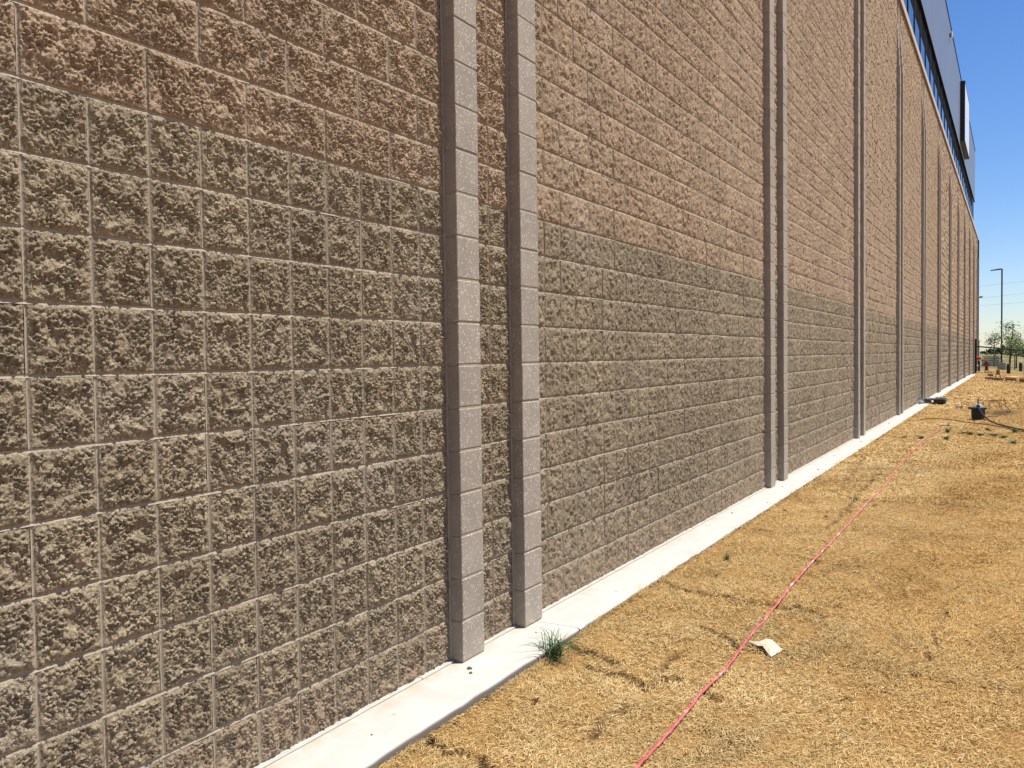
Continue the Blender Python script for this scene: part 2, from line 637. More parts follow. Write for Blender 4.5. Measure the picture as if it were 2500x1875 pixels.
def block_grid(w_, h_, nw, nh, seed, rough=1.0):
    """split face block centred on the origin of its joint plane: x out, y along, z up. returns verts, quads"""
    rng = np.random.default_rng(seed)
    px = 0.0026
    Nh, Nw = int(0.30 / px), int((w_ + 0.1) / px)
    H = 0.0024 * field(Nh, Nw, px, 0.05, 0.20, rng, 1.2)
    H += 0.0014 * field(Nh, Nw, px, 0.016, 0.05, rng, 1.1)
    zone = np.clip(0.9 + 0.4 * field(Nh, Nw, px, 0.04, 0.2, rng, 1.0), 0.25, 1.6)
    H += zone * facets(Nh, Nw, px, 0.018, 0.0008, 0.14, rng)
    if nw / w_ > 100:
        H += zone * facets(Nh, Nw, px, 0.0105, 0.0010, 0.34, rng)
    elif nw / w_ > 45:
        H += zone * facets(Nh, Nw, px, 0.0130, 0.0024, 0.45, rng)
    if nw / w_ > 220:
        H += zone * facets(Nh, Nw, px, 0.0056, 0.0017, 0.65, rng)
    elif nw / w_ > 100:
        H += zone * facets(Nh, Nw, px, 0.0085, 0.0019, 0.60, rng)
    if nw / w_ > 100:
        H += 0.00035 * rng.normal(size=H.shape)
    # knocked out hollows
    for _ in range(rng.integers(0, 4)):
        cy, cx = rng.uniform(0, Nh), rng.uniform(0, Nw)
        r = rng.uniform(3, 7)
        yy, xx = np.mgrid[0:Nh, 0:Nw]
        dd = np.hypot((yy - cy) * rng.uniform(.7, 1.3), (xx - cx)) / r
        H -= 0.006 * rng.uniform(.5, 1) * np.clip(1.3 - dd, 0, 1)
    H *= rough
    eu, ev = 0.5 - 0.0035 / w_, 0.5 - 0.0035 / h_
    u = np.concatenate([[-.5], np.linspace(-eu, eu, nw - 1), [.5]])
    v = np.concatenate([[-.5], np.linspace(-ev, ev, nh - 1), [.5]])
    U, Vv = np.meshgrid(u, v)
    iy = np.clip(((Vv * h_ + 0.15) / px), 0, Nh - 1).astype(int)
    ix = np.clip(((U * w_ + (w_ + 0.1) / 2) / px), 0, Nw - 1).astype(int)
    X = (0.0150 if nw / w_ > 50 else 0.0125) + H[iy, ix] * (1.0 if nw / w_ > 50 else 0.75)
    # edges fall back to the arris
    ed = np.minimum((0.5 - np.abs(U)) * w_, (0.5 - np.abs(Vv)) * h_)
    if nw / w_ <= 50:
        X = X + rng.normal(0, 0.0062, X.shape)
    elif nw / w_ < 100:
        X = X + rng.normal(0, 0.0028, X.shape)
    t = np.clip(ed / (0.017 if nw / w_ > 50 else 0.004), 0, 1) ** (0.75 if nw / w_ > 50 else 0.5)
    arris = 0.0104
    X = arris * (1 - t) + X * t
    X = np.maximum(X, 0.0055)
    jy = 0.0011 * field(nh + 1, nw + 1, 1.0, 2.5, 14, rng, 0.5)
    jz = 0.0011 * field(nh + 1, nw + 1, 1.0, 2.5, 14, rng, 0.5)
    Y = U * w_ + jy * np.where(np.abs(U) > .49, 1, .3)
    Z = Vv * h_ + jz * np.where(np.abs(Vv) > .49, 1, .3)
    V = np.stack([X, Y, Z], -1).reshape(-1, 3)
    idx = np.arange((nh + 1) * (nw + 1)).reshape(nh + 1, nw + 1)
    Q = np.stack([idx[:-1, :-1], idx[:-1, 1:], idx[1:, 1:], idx[1:, :-1]], -1).reshape(-1, 4)
    # returns into the joint
    ring = np.concatenate([idx[0, :-1], idx[:-1, -1], idx[-1, :0:-1], idx[:0:-1, 0]])
    B = V[ring].copy()
    B[:, 0] = -0.004
    o = len(V)
    n = len(ring)
    k = np.arange(n)
    kk = (k + 1) % n
    Q2 = np.stack([ring[kk], ring[k], o + k, o + kk], -1)
    return np.concatenate([V, B]), np.concatenate([Q, Q2])


JT = 0.0102
BW, BH, BW2 = M - JT, M - JT, 2 * M - JT

# list of every block of the wall: (y centre, z centre, width in modules, row)
segs = []
cuts = [IMIN] + sum([[a, a + 1, a + 3, a + 4] for a in PIL], []) + [IEND]
for a, b in zip(cuts[0::2], cuts[1::2]):
    segs.append((a, b))
blocks = []
for (a, b) in segs:
    for r in range(NROW):
        if r < NDARK:
            for i in range(a, b):
                blocks.append((yj(i + .5), (r + .5) * M, 1, r))
        else:
            off = (r - NDARK) % 2
            if b - a <= 2:
                off = 0
                js = list(range(a, b + 1))
            else:
                js = [a] + [i for i in range(a + 1, b) if (i - off) % 2 == 0] + [b]
            for i0, i1 in zip(js[:-1], js[1:]):
                blocks.append((yj((i0 + i1) / 2), (r + .5) * M, i1 - i0, r))
BL = np.array(blocks)
corn = [project(np.stack([np.zeros(len(BL)), BL[:, 0] + sy * BL[:, 2] * M / 2, BL[:, 1] + sz * M / 2], -1)) for sy in (-1, 1) for sz in (-1, 1)]
cx = np.mean([c[0] for c in corn], 0)
cy = np.mean([c[1] for c in corn], 0)
dep = np.mean([c[2] for c in corn], 0)
area = np.abs(corn[2][0] - corn[0][0]) * np.abs(corn[0][1] - corn[1][1])
vis = (np.array([c[2] for c in corn]).min(0) > 0.3) & (np.max([c[0] for c in corn], 0) > 4) & (np.max([c[1] for c in corn], 0) > 4) & (np.min([c[1] for c in corn], 0) < 1872) & (cx < 2500)
area = np.where(vis, area, 0)
named = np.zeros(len(BL), bool)
named[np.argsort(-area)[:300]] = True

building = empty("building", (0, YEND, 0), "long block building with paired grey pilasters and windows under a metal parapet", "building")
building.location = (0, 0, 0)

LOD = {  # modules -> list of (verts, quads)
    'near': {1: [block_grid(BW, BH, 66, 66, 100 + k) for k in range(14)], 2: [block_grid(BW2, BH, 132, 66, 200 + k) for k in range(6)]},
    'mid': {1: [block_grid(BW, BH, 24, 24, 300 + k) for k in range(12)], 2: [block_grid(BW2, BH, 42, 22, 400 + k) for k in range(8)]},
    'low': {1: [block_grid(BW, BH, 14, 14, 500 + k) for k in range(12)], 2: [block_grid(BW2, BH, 23, 13, 600 + k) for k in range(8)]},
    'dist': {1: [block_grid(BW, BH, 7, 7, 520 + k) for k in range(12)], 2: [block_grid(BW2, BH, 12, 7, 620 + k) for k in range(10)]},
    'far': {1: [block_grid(BW, BH, 4, 4, 700 + k) for k in range(12)], 2: [block_grid(BW2, BH, 6, 4, 800 + k) for k in range(10)]},
    'plain': {1: [block_grid(BW, BH, 3, 3, 720 + k) for k in range(6)], 2: [block_grid(BW2, BH, 3, 3, 820 + k) for k in range(6)]},
}
cache = {}


def named_mesh(lod, wm, k, dark):
    key = (lod, wm, k, dark)
    if key not in cache:
        V, Q = LOD[lod][wm][k]
        cache[key] = np_mesh("concrete_block", V, Q, M_DARK if dark else M_TAN)
    return cache[key]


joined = {True: [[], [], [], 0], False: [[], [], [], 0]}
for n in range(len(BL)):
    y, z, wm, r = BL[n]
    wm = int(wm)
    dark = r < NDARK
    if vis[n]:
        lod = 'near' if y < 4.3 else 'mid' if y < 8.2 + RNG.uniform(-.8, .8) else 'low' if y < 15.5 + RNG.uniform(-2, 2) else 'dist' if y < 36 else 'far'
    else:
        lod = 'plain'
    var = LOD[lod][wm]
    k = int(RNG.integers(len(var)))
    fy, fz = RNG.choice([-1, 1]), RNG.choice([-1, 1])
    dx = float(RNG.normal(0, 0.0012))
    if named[n]:
        o = link("concrete_block", named_mesh(lod, wm, k, dark), building)
        o.location = (dx, y, z)
        o.scale = (1, fy, fz)
    else:
        V, Q = var[k]
        J = joined[dark]
        W_ = V * np.array([1, fy, fz]) + np.array([dx, y, z])
        if fy * fz < 0:
            Q = Q[:, ::-1]
        J[0].append(W_)
        J[1].append(Q + J[3])
        J[2].append(np.full(len(V), RNG.uniform(-.5, .5)))
        J[3] += len(V)
for dark, J in joined.items():
    o = link("block_field", np_mesh("block_field", np.concatenate(J[0]), np.concatenate(J[1]), M_DARK_F if dark else M_TAN_F, tint=np.concatenate(J[2])), building)
    tag(o, "dark grey brown rough blocks of the lower courses further along" if dark else "tan rough blocks of the upper courses further along", kind="stuff")

# mortar: backing plane and tooled bed joints, body of the building behind
mb = MB()
ys = np.concatenate([np.arange(yj(IMIN), 12, 0.07), np.arange(12, YEND, 0.4), [YEND]])
prof = [(0.0094, JT / 2 + .0005), (0.0076, .0022), (0.0074, -.0004), (0.0098, -.0040), (0.0106, -JT / 2 - .0010)]
Vm, Qm = [], []
o0 = 0
for r in range(0, NROW):
    wob = 0.0009 * field(1, len(ys), 1.0, 6, 60, RNG, 0.8)[0]
    wobx = 0.0008 * field(1, len(ys), 1.0, 3, 40, RNG, 0.6)[0]
    P = np.zeros((len(ys), len(prof), 3))
    for q, (px_, pz_) in enumerate(prof):
        P[:, q, 0] = px_ + wobx * (0.4 + 0.6 * (q > 2)) + (0.0010 if q in (1, 2) else 0) * ss(6, 13, ys)
        P[:, q, 1] = ys
        P[:, q, 2] = r * M + pz_ + wob
    idx = np.arange(len(ys) * len(prof)).reshape(len(ys), len(prof)) + o0
    Qm.append(np.stack([idx[:-1, 1:], idx[1:, 1:], idx[1:, :-1], idx[:-1, :-1]], -1).reshape(-1, 4))
    Vm.append(P.reshape(-1, 3))
    o0 += len(ys) * len(prof)
link("mortar_bed", np_mesh("mortar_bed", np.concatenate(Vm), np.concatenate(Qm), M_MORTAR, smooth=True), building)
# vertical joints, lightly tooled hollow strips following the block ends
Vm, Qm, o0 = [], [], 0
pv = [(-JT / 2 - .0012, .0112), (-.0028, .0080), (0, .0066), (.0028, .0080), (JT / 2 + .0012, .0112)]
for n in range(len(BL)):
    y, z, wm, r = BL[n]
    if y > 24 or not vis[n]:
        continue
    ye = y - wm * M / 2
    nz = 6
    P = np.zeros((nz, 5, 3))
    wv = RNG.normal(0, .0005, nz)
    for q, (dy, x) in enumerate(pv):
        P[:, q, 0] = x
        P[:, q, 1] = ye + dy + wv
        P[:, q, 2] = np.linspace(z - BH / 2 - .0012, z + BH / 2 + .0012, nz)
    idx = np.arange(nz * 5).reshape(nz, 5) + o0
    Qm.append(np.stack([idx[:-1, :-1], idx[:-1, 1:], idx[1:, 1:], idx[1:, :-1]], -1).reshape(-1, 4))
    Vm.append(P.reshape(-1, 3))
    o0 += nz * 5
link("mortar_upright", np_mesh("mortar_upright", np.concatenate(Vm), np.concatenate(Qm), M_MORTAR, smooth=True), building)
MB().box((-0.25, yj(IMIN), 0.0), (0.0035, YEND, WTOP)).obj("mortar_backing", M_MORTAR, building)
MB().box((-30, yj(IMIN), 0.0), (-0.252, YEND - 0.002, WTOP - .01)).obj("wall_core", M_CONC, building)
# rusty control joint between the two near pilasters
mb = MB()
mb.tube([(0.006, yj(12) + random.uniform(-.0008, .0008), z) for z in np.linspace(0.0, WTOP, 60)], 0.0052, 6)
mb.obj("control_joint", M_RUST, building)
for jn in PIL[1:4]:
    MB().tube([(0.006, yj(jn + 2), 0.0), (0.006, yj(jn + 2), WTOP)], 0.005, 6).obj("control_joint", M_RUST, building)

# ------------------------------------------------------------------ pilasters
def corbel(r):
    k = r - (NROW - 8)
    return PX if k < 0 else max(PX - 0.0125 * (k + 1), 0.004)


pb_cache = {}


def pil_block(seed, px_):
    key = (seed, round(px_, 4))
    if key not in pb_cache:
        rng = np.random.default_rng(900 + seed)
        j = lambda s=.0007: float(rng.normal(0, s))
        pb_cache[key] = MB().box((-0.012, -0.0975 + j(), -BH / 2 + j() + .0015), (px_ + j(.0009), 0.0975 + j(), BH / 2 + j() - .0003), 0.0028).mesh("pilaster_block", M_PIL)
    return pb_cache[key]


budget = 300
for a_n, a in enumerate(PIL):
    for i in (a, a + 3):
        yc = yj(i + .5)
        core = MB()
        core.box((0.0, yc - 0.093, 0.0), (PX - 0.0032, yc + 0.093, M * (NROW - 8)))
        for r in range(NROW - 8, NROW):
            core.box((0.0, yc - 0.093, r * M), (max(corbel(r) - 0.004, 0.002), yc + 0.093, (r + 1) * M))
        # mortar fillet where the pilaster meets the rough wall
        core.tube([(0.012, yc - 0.1005, 0), (0.012, yc - 0.1005, WTOP)], 0.0075, 6)
        core.tube([(0.012, yc + 0.1005, 0), (0.012, yc + 0.1005, WTOP)], 0.0075, 6)
        pil = core.obj("pilaster", M_MORTAR, building)
        rest = MB()
        nb = 0
        for r in range(NROW):
            u, v, dd = project((PX, yc, (r + .5) * M))
            shows = v > -30 and a_n < 4
            if shows and budget > 0:
                b = link("pilaster_block", pil_block(int(RNG.integers(10)), corbel(r)), pil)
                b.location = (0, yc, (r + .5) * M)
                budget -= 1
            else:
                px_ = corbel(r)
                e = [float(RNG.normal(0, .0009)) for _ in range(4)]
                rest.box((-0.012, yc - 0.0975 + e[0], r * M + JT / 2), (px_ + e[1], yc + 0.0975 + e[2], (r + 1) * M - JT / 2))
                nb += 1
        if nb:
            ro = rest.obj("pilaster_block_stack", M_PIL, pil)
            ro["kind"] = "stuff"

# base strip, coping, window band, fascia
mb = MB()
for (a, b) in segs:
    y = yj(a) + 0.004
    while y < yj(b) - 0.01:
        L = min(random.uniform(1.1, 1.9), yj(b) - 0.004 - y)
        q = random.uniform(-.0015, .0015)
        mb.box((0.0, y, 0.001), (0.034 + q, y + L - 0.003, 0.0085 + q), 0.0012)
        y += L
mb.obj("base_strip", M_STRIP, building)

CZ = WTOP
mb = MB()
mb.box((-0.3, yj(IMIN), CZ + .002), (0.055, YEND + .04, CZ + 0.125))
mb.box((0.0555, yj(IMIN), CZ - 0.05), (0.062, YEND + .046, CZ + 0.13))
mb.obj("coping", M_COPING, building)
WB = CZ + 0.127
FB, FT = 11.13, 14.41      # fascia bottom and top
FY = 64.8
XW, XF = 0.0, 0.08
pane_y = [24.2 + 1.66 * k for k in range(-12, 24)]
pane_me = MB().box((XW - 0.03, 0.05, WB + .06), (XW, 1.61, WB + 0.80)).mesh("window_pane", M_GLASS)
mull = MB().box((XW - 0.1, -0.05, WB + .002), (XW + 0.018, 0.05, FB - 0.018)).mesh("mullion", M_BLACKM)
head = MB().box((XW - 0.06, 0.05, WB + .802), (XW + 0.008, 1.61, FB - .018)).mesh("window_header", M_SOFFIT)
sill = MB().box((XW - 0.06, 0.05, WB + .002), (XW + 0.012, 1.61, WB + .058)).mesh("window_sill", M_BLACKM)
for y in pane_y:
    if y + 1.65 > FY:
        break
    p = link("window_pane", pane_me, building)
    p.location = (0, y, 0)
    m_ = link("mullion", mull, building)
    m_.location = (0, y, 0)
    s_ = link("window_sill", sill, building)
    s_.location = (0, y, 0)
    h_ = link("window_header", head, building)
    h_.location = (0, y, 0)
MB().box((XW - 0.1, y, WB + .002), (XW + 0.02, FY - .35, FB - .018)).obj("end_post", M_BLACKM, building)
MB().box((XW - 0.25, yj(IMIN), FB - .016), (XF - 0.004, FY - 0.01, FB - .002)).obj("soffit", M_SOFFIT, building)
y = yj(IMIN)
while y < FY - .1:
    L = min(4.06, FY - y)
    MB().box((XF - 0.05, y + .003, FB), (XF, y + L - .003, FT), 0.002).obj("fascia_panel", M_FASCIA, building)
    y += L
MB().box((XF - 0.12, yj(IMIN), FT + .001), (XF + 0.025, FY + 0.03, FT + 0.045)).obj("roof_edge", M_BLACKM, building)
MB().box((-28, yj(IMIN), WTOP), (XF - 0.055, FY - 0.02, FT - 0.003)).box((-28, yj(IMIN), WTOP), (XW - 0.35, FY - 0.4, FB)).v
up = MB().box((-28, yj(IMIN), FB + .085), (XF - 0.053, FY - 0.02, FT - 0.003)).box((-28, yj(IMIN), WTOP + .002), (XW - 0.32, FY - 0.36, FB + .083))
up.obj("upper_wall", M_BLACKM, building)
# dark downpipe on the far corner
MB().tube([(0.055, YEND - .12, 0.0), (0.055, YEND - .12, WTOP - .06)], 0.05, 10).obj("downpipe", M_BLACKM, building)

# ------------------------------------------------------------------ ground, slab
xs = np.unique(np.concatenate([[-900, -300, -100, -40, -12, -4, -1, 0.0, 0.2], np.arange(0.30, 2.25, 0.02), np.arange(2.25, 3.2, 0.04), np.arange(3.2, 6, 0.25), np.geomspace(6, 1500, 26)]))
ysg = np.unique(np.concatenate([[-400, -100, -30, -8, -2, 0, 1, 1.6], np.arange(2.3, 6.6, 0.022), np.arange(6.6, 7.5, 0.04), np.arange(7.5, 20, 0.12), np.arange(20, 70, 0.8), np.geomspace(70, 4000, 46)]))
XX, YY = np.meshgrid(xs, ysg)
SEAMS = [[(0.35, 4.037), (0.502, 3.975), (0.682, 3.914)], [(0.543, 3.791), (0.724, 3.77), (0.893, 3.726), (1.014, 3.826)],
         [(0.34, 5.361), (0.618, 5.248), (0.909, 5.201), (1.158, 5.182), (1.48, 5.094)], [(0.885, 4.605), (0.999, 4.49), (1.124, 4.387)],
         [(0.884, 3.833), (0.889, 3.91), (0.906, 4.193)], [(0.894, 3.086), (0.902, 3.434)], [(0.34, 2.756), (0.492, 2.731), (0.699, 2.691)],
         [(0.617, 9.798), (0.927, 9.344), (1.194, 9.038)], [(0.917, 11.801), (0.942, 9.672), (0.994, 8.714), (0.97, 7.6)], [(0.971, 6.508), (1.162, 6.405), (1.469, 6.345)],
         [(2.013, 5.568), (2.011, 5.097), (1.989, 4.612), (1.941, 4.358)], [(0.591, 16.487), (0.99, 15.632), (1.373, 15.292)], [(0.45, 13.6), (0.583, 12.343), (0.698, 10.336)],
         [(1.458, 5.755), (1.457, 5.70)], [(1.456, 5.355), (1.45, 5.30)], [(1.43, 5.08), (1.46, 5.02)], [(1.19, 3.73), (1.26, 3.69)], [(1.06, 3.84), (1.12, 3.82)],
         [(1.9, 9.2), (2.35, 9.05)], [(0.42, 7.4), (0.66, 7.25)], [(1.75, 23.4), (2.5, 22.9)], [(1.7, 24.0), (2.3, 23.6)], [(1.3, 3.35), (1.5, 3.30)]]
SEAMW = [1, 1, 1, .95, .9, .9, 1.1, .9, .8, .9, .55, .9, .7, .8, .8, .6, .7, .7, .6, .7, 2.5, 2.2, .6]


def seam(x, y):
    """0..1, how much bare soil shows between the sods"""
    out = np.zeros_like(x)
    wx = 0.018 * np.sin(y * 23 + x * 9) + 0.012 * np.sin(y * 57 - x * 31)
    wy = 0.018 * np.sin(x * 29 + y * 7) + 0.012 * np.sin(x * 63 + y * 17)
    X, Y = x + wx, y + wy
    for pl, sw in zip(SEAMS, SEAMW):
        for (x0, y0), (x1, y1) in zip(pl[:-1], pl[1:]):
            dx, dy = x1 - x0, y1 - y0
            t = np.clip(((X - x0) * dx + (Y - y0) * dy) / (dx * dx + dy * dy), 0, 1)
            d = np.hypot(X - x0 - t * dx, (Y - y0 - t * dy) * np.where(abs(dx) > abs(dy), 0.85, 1.0))
            brk = 0.55 + 0.45 * np.sin(x * 41 + y * 37 + x0 * 50)
            wdt = (0.012 + 0.014 * brk) * sw * (1 + 0.05 * np.maximum(y - 5, 0))
            out = np.maximum(out, np.clip(1.6 - d / wdt, 0, 1))
    return out


def hill(x, y):
    h = 1.9 * np.exp(-(((x + 26) / 30.0) ** 2) - ((y - 150) / 26.0) ** 2)
    return h


ZZ = gz(XX, YY) + 0.004 * np.sin(XX * 31 + YY * 3) * np.sin(YY * 27) * (YY < 30) - 0.034 * seam(XX, YY)
ZZ = ZZ + hill(XX, YY)
ZZ = np.where(XX < 0.3, np.minimum(ZZ, -0.12) * (YY < 66) + ZZ * (YY >= 66), ZZ)
SO = seam(XX, YY)
SO = np.maximum(SO, 0.9 * np.exp(-((XX - 2.1) / .5) ** 2 - ((YY - 23.9) / 1.3) ** 2))
SO = np.maximum(SO, 0.35 * np.exp(-((XX - 1.9) / .9) ** 2 - ((YY - 50.5) / 3.5) ** 2))
idx = np.arange(XX.size).reshape(XX.shape)
Qg = np.stack([idx[:-1, :-1], idx[:-1, 1:], idx[1:, 1:], idx[1:, :-1]], -1).reshape(-1, 4)
gm = np_mesh("ground", np.stack([XX, YY, ZZ], -1).reshape(-1, 3), Qg, M_SOIL, smooth=True)
a = gm.attributes.new("soil", 'FLOAT', 'POINT')
a.data.foreach_set("value", SO.ravel().astype(np.float32))
ground = link("ground", gm)
tag(ground, kind="structure")

kerb = MB().box((-0.03, -2.0, -0.3), (0.325, 61.0, -0.03)).obj("kerb", M_SLAB)
tag(kerb, kind="structure")
y = -1.9
ks = 0
while y < 60.9:
    L = min(3.05, 61.0 - y)
    yy = np.linspace(y + .002, y + L - .002, 2 + int(L / 0.05))
    e = 0.0022 * field(1, len(yy), 1.0, 3, 30, np.random.default_rng(50 + ks), .6)[0]
    pr = [(-0.02, -.028), (-0.02, 0.0), (0.03, .0), (0.318, .0005), (0.330, -.0025), (0.338, -.010), (0.340, -.022), (0.340, -.16), (-.02, -.16)]
    P = np.zeros((len(yy), len(pr), 3))
    for q, (a_, b_) in enumerate(pr):
        P[:, q] = np.stack([a_ + e * (q in (4, 5, 6, 7)), yy, b_ + 0 * yy], -1)
    idx = np.arange(P.shape[0] * len(pr)).reshape(P.shape[0], len(pr))
    Qk = np.stack([idx[:-1, :-1], idx[:-1, 1:], idx[1:, 1:], idx[1:, :-1]], -1).reshape(-1, 4)[:, ::-1]
    link("slab", np_mesh("slab", P.reshape(-1, 3), Qk, M_SLAB), kerb)
    y += L
    ks += 1


# ------------------------------------------------------------------ dry grass
def vnoise(x, y, s, seed):
    """cheap smooth noise from sines, about -1..1"""
    r = np.random.default_rng(seed)
    o = np.zeros_like(x)
    for k in range(7):
        a = r.uniform(0, 2 * math.pi)
        f = s * r.uniform(.6, 1.7)
        o += np.sin((x * math.cos(a) + y * math.sin(a)) * f + r.uniform(0, 6.28))
    return o / 3.2


def grass(n, y0, y1, lmin, lmax, wid, seg, power=1.0, zjit=0.012):
    rng = np.random.default_rng(int(n + y0 * 10))
    # spread so that density falls with distance like the picture needs it
    t = rng.random(n)
    y = y0 * (y1 / y0) ** t
    half_r = 0.02 + 0.075 * y + 2.05
    x = 0.335 + rng.random(n) ** 0.95 * (half_r + 0.9 - 0.335)
    x = np.where(rng.random(n) < .08, 0.33 + rng.normal(0, .012, n) ** 1 + .008, x)
    ov = np.clip((y - 4.2) / 2, 0, 1) * 0.025
    x = x - ov * (rng.random(n) < .5)
    x = x - 0.05 * np.maximum(vnoise(y, y * 0, 3.0, 5) + .3, 0) * (y > 4.2) * (x < .40) * rng.random(n)
    sm = seam(x, y)
    keep = rng.random(n) > sm * 1.3
    clump = vnoise(x, y, 22, 3)
    keep &= rng.random(n) < np.clip(0.72 + 0.5 * clump, 0.25, 1)
    bare = np.exp(-((x - 2.1) / .5) ** 2 - ((y - 23.9) / 1.3) ** 2)
    keep &= rng.random(n) > bare
    x, y = x[keep], y[keep]
    n = len(x)
    L = rng.uniform(lmin, lmax, n) * (1 + 0.25 * vnoise(x, y, 9, 4))
    az = 2.4 * vnoise(x, y, 5, 8) + rng.normal(0, 0.9, n) + math.pi * (rng.random(n) < .25)
    lean = np.abs(rng.normal(0.12, 0.34, n))
    lean = np.clip(lean, 0, 1.35)
    W_ = wid * rng.uniform(.6, 1.4, n)
    z = gz(x, y) - 0.012 * seam(x, y) + rng.random(n) ** 1.6 * zjit
    hx, hy = np.cos(az), np.sin(az)
    sxv, syv = -hy, hx
    P = np.stack([x, y, z], -1)
    S_ = np.stack([sxv, syv, rng.normal(0, .5, n)], -1) * W_[:, None] / 2
    D1 = np.stack([hx * np.cos(lean), hy * np.cos(lean), np.sin(lean)], -1)
    lean2 = lean - rng.uniform(-0.1, 0.5, n)
    D2 = np.stack([hx * np.cos(lean2), hy * np.cos(lean2), np.sin(lean2)], -1)
    if seg == 2:
        mid = P + D1 * (L * .5)[:, None]
        tip = mid + D2 * (L * .5)[:, None]
        V = np.stack([P - S_, P + S_, mid + S_ * .8, mid - S_ * .8, tip], 1).reshape(-1, 3)
        k = np.arange(n)[:, None] * 5
        Q = k + np.array([[0, 1, 2, 3]])
        T = k + np.array([[3, 2, 4]])
        nv = 5
    else:
        tip = P + D1 * L[:, None]
        V = np.stack([P - S_, P + S_, tip], 1).reshape(-1, 3)
        k = np.arange(n)[:, None] * 3
        Q = None
        T = k + np.array([[0, 1, 2]])
        nv = 3
    # colour of each blade: straw, ochre, a few grey or rusty ones, a few still green
    c1 = np.array([0.62, 0.47, 0.225])
    c2 = np.array([0.47, 0.285, 0.082])
    c3 = np.array([0.72, 0.58, 0.32])
    c4 = np.array([0.31, 0.19, 0.075])
    zone = np.clip(0.35 + 0.26 * vnoise(x, y, 1.3, 21) + 0.30 * ss(1.35, 1.9, x + 0.12 * vnoise(x, y, 2.2, 9)) + 0.12 * ss(7, 20, y) + 0.2 * np.exp(-((x - .4) / .2) ** 2), 0, 1)
    rr_ = rng.random(n)
    C = c1[None] * (1 - zone[:, None]) + c2[None] * zone[:, None]
    C = np.where((rr_ < .14)[:, None], c3[None] * (1 - .35 * zone[:, None]), C)
    C = np.where((rr_ > .86)[:, None], c4[None], C)
    C = C * rng.uniform(.75, 1.2, n)[:, None] * (1 + .10 * vnoise(x, y, 3.1, 51))[:, None]
    gr = rng.random(n) < (0.004 + 0.10 * np.clip(vnoise(x, y, 1.7, 33) - .95, 0, 1))
    C = np.where(gr[:, None], np.array([0.16, 0.17, 0.05])[None], C)
    C = np.repeat(C, nv, 0)
    C = np.concatenate([C, np.ones((len(C), 1))], 1)
    return V, Q, T, C


parts = [grass(200000, 2.25, 4.5, .016, .044, .0020, 2), grass(290000, 4.35, 9.5, .018, .046, .0028, 1), grass(120000, 9.3, 12.5, .022, .05, .0045, 1), grass(150000, 12.3, 26, .025, .055, .008, 1),
         grass(70000, 25, 66, .03, .08, .022, 1, zjit=.01)]
for k, (V, Q, T, C) in enumerate(parts):
    g = link("grass", np_mesh("grass", V, Q, M_BLADE, tris=T, col=C))
    tag(g, kind="stuff")

# ------------------------------------------------------------------ things on the slab and the lawn
def rope_path(pts, z, sub=6):
    P = [Vector((x, y, z + GZ(x, y))) for x, y in pts]
    out = []
    for i in range(len(P) - 1):
        p0, p1, p2, p3 = P[max(i - 1, 0)], P[i], P[i + 1], P[min(i + 2, len(P) - 1)]
        for k in range(sub):
            t = k / sub
            out.append(0.5 * ((2 * p1) + (p2 - p0) * t + (2 * p0 - 5 * p1 + 4 * p2 - p3) * t * t + (3 * p1 - p0 - 3 * p2 + p3) * t ** 3))
    out.append(P[-1])
    return out


rp = [(1.168, 1.9), (1.17, 2.4), (1.174, 2.93), (1.176, 3.083), (1.176, 3.265), (1.174, 3.445), (1.164, 3.696), (1.176, 3.95), (1.18, 4.085), (1.17, 4.377), (1.163, 4.673), (1.166, 4.786), (1.156, 5.191), (1.137, 5.702),
      (1.131, 6.445), (1.129, 7.384), (1.123, 8.239), (1.121, 9.269), (1.128, 10.07), (1.124, 10.818), (1.066, 12.509), (1.057, 15.091), (1.054, 15.882), (1.098, 16.775), (1.154, 18.151)]
pp = rope_path(rp, 0.017)
tag(MB().tube([p + Vector((random.uniform(-.0014, .0014), 0, random.uniform(-.003, .003))) for p in pp], [0.0068 if p.y < 12 else 0.0068 + 0.0003 * (p.y - 12) for p in pp], 8, flat=.75).obj("rope", M_ROPE, smooth=True),
    "long faded pink rope lying on the dry grass parallel to the wall", "rope")

# curled paper
out = [(1.176, 4.437), (1.233, 4.432), (1.263, 4.465), (1.292, 4.465), (1.361, 4.389), (1.353, 4.363), (1.327, 4.295), (1.302, 4.326), (1.268, 4.371), (1.244, 4.378)]
hts = [.020, .026, .036, .034, .020, .014, .010, .016, .030, .024]
ctr = (1.29, 4.392, .034)
mb = MB()
top = [(x, y, GZ(x, y) + h) for (x, y), h in zip(out, hts)]
mid = [((x + ctr[0]) / 2 + .002, (y + ctr[1]) / 2, GZ(x, y) + (h + ctr[2]) / 2 + .006) for (x, y), h in zip(out, hts)]
n = len(out)
vs = top + mid + [(ctr[0], ctr[1], GZ(*ctr[:2]) + ctr[2])]
vs2 = [(x, y, z - .0016) for x, y, z in vs]
fs = []
for k in range(n):
    j = (k + 1) % n
    fs += [(j, k, n + k, n + j), (n + j, n + k, 2 * n)]
o2 = len(vs)
fs2 = [tuple(i + o2 for i in reversed(f)) for f in fs] + [(k, (k + 1) % n, o2 + (k + 1) % n, o2 + k) for k in range(n)]
mb.add(vs + vs2, fs + fs2)
tag(mb.obj("paper_scrap", M_PAPER), "cream curled scrap of paper touching the pink rope", "paper")


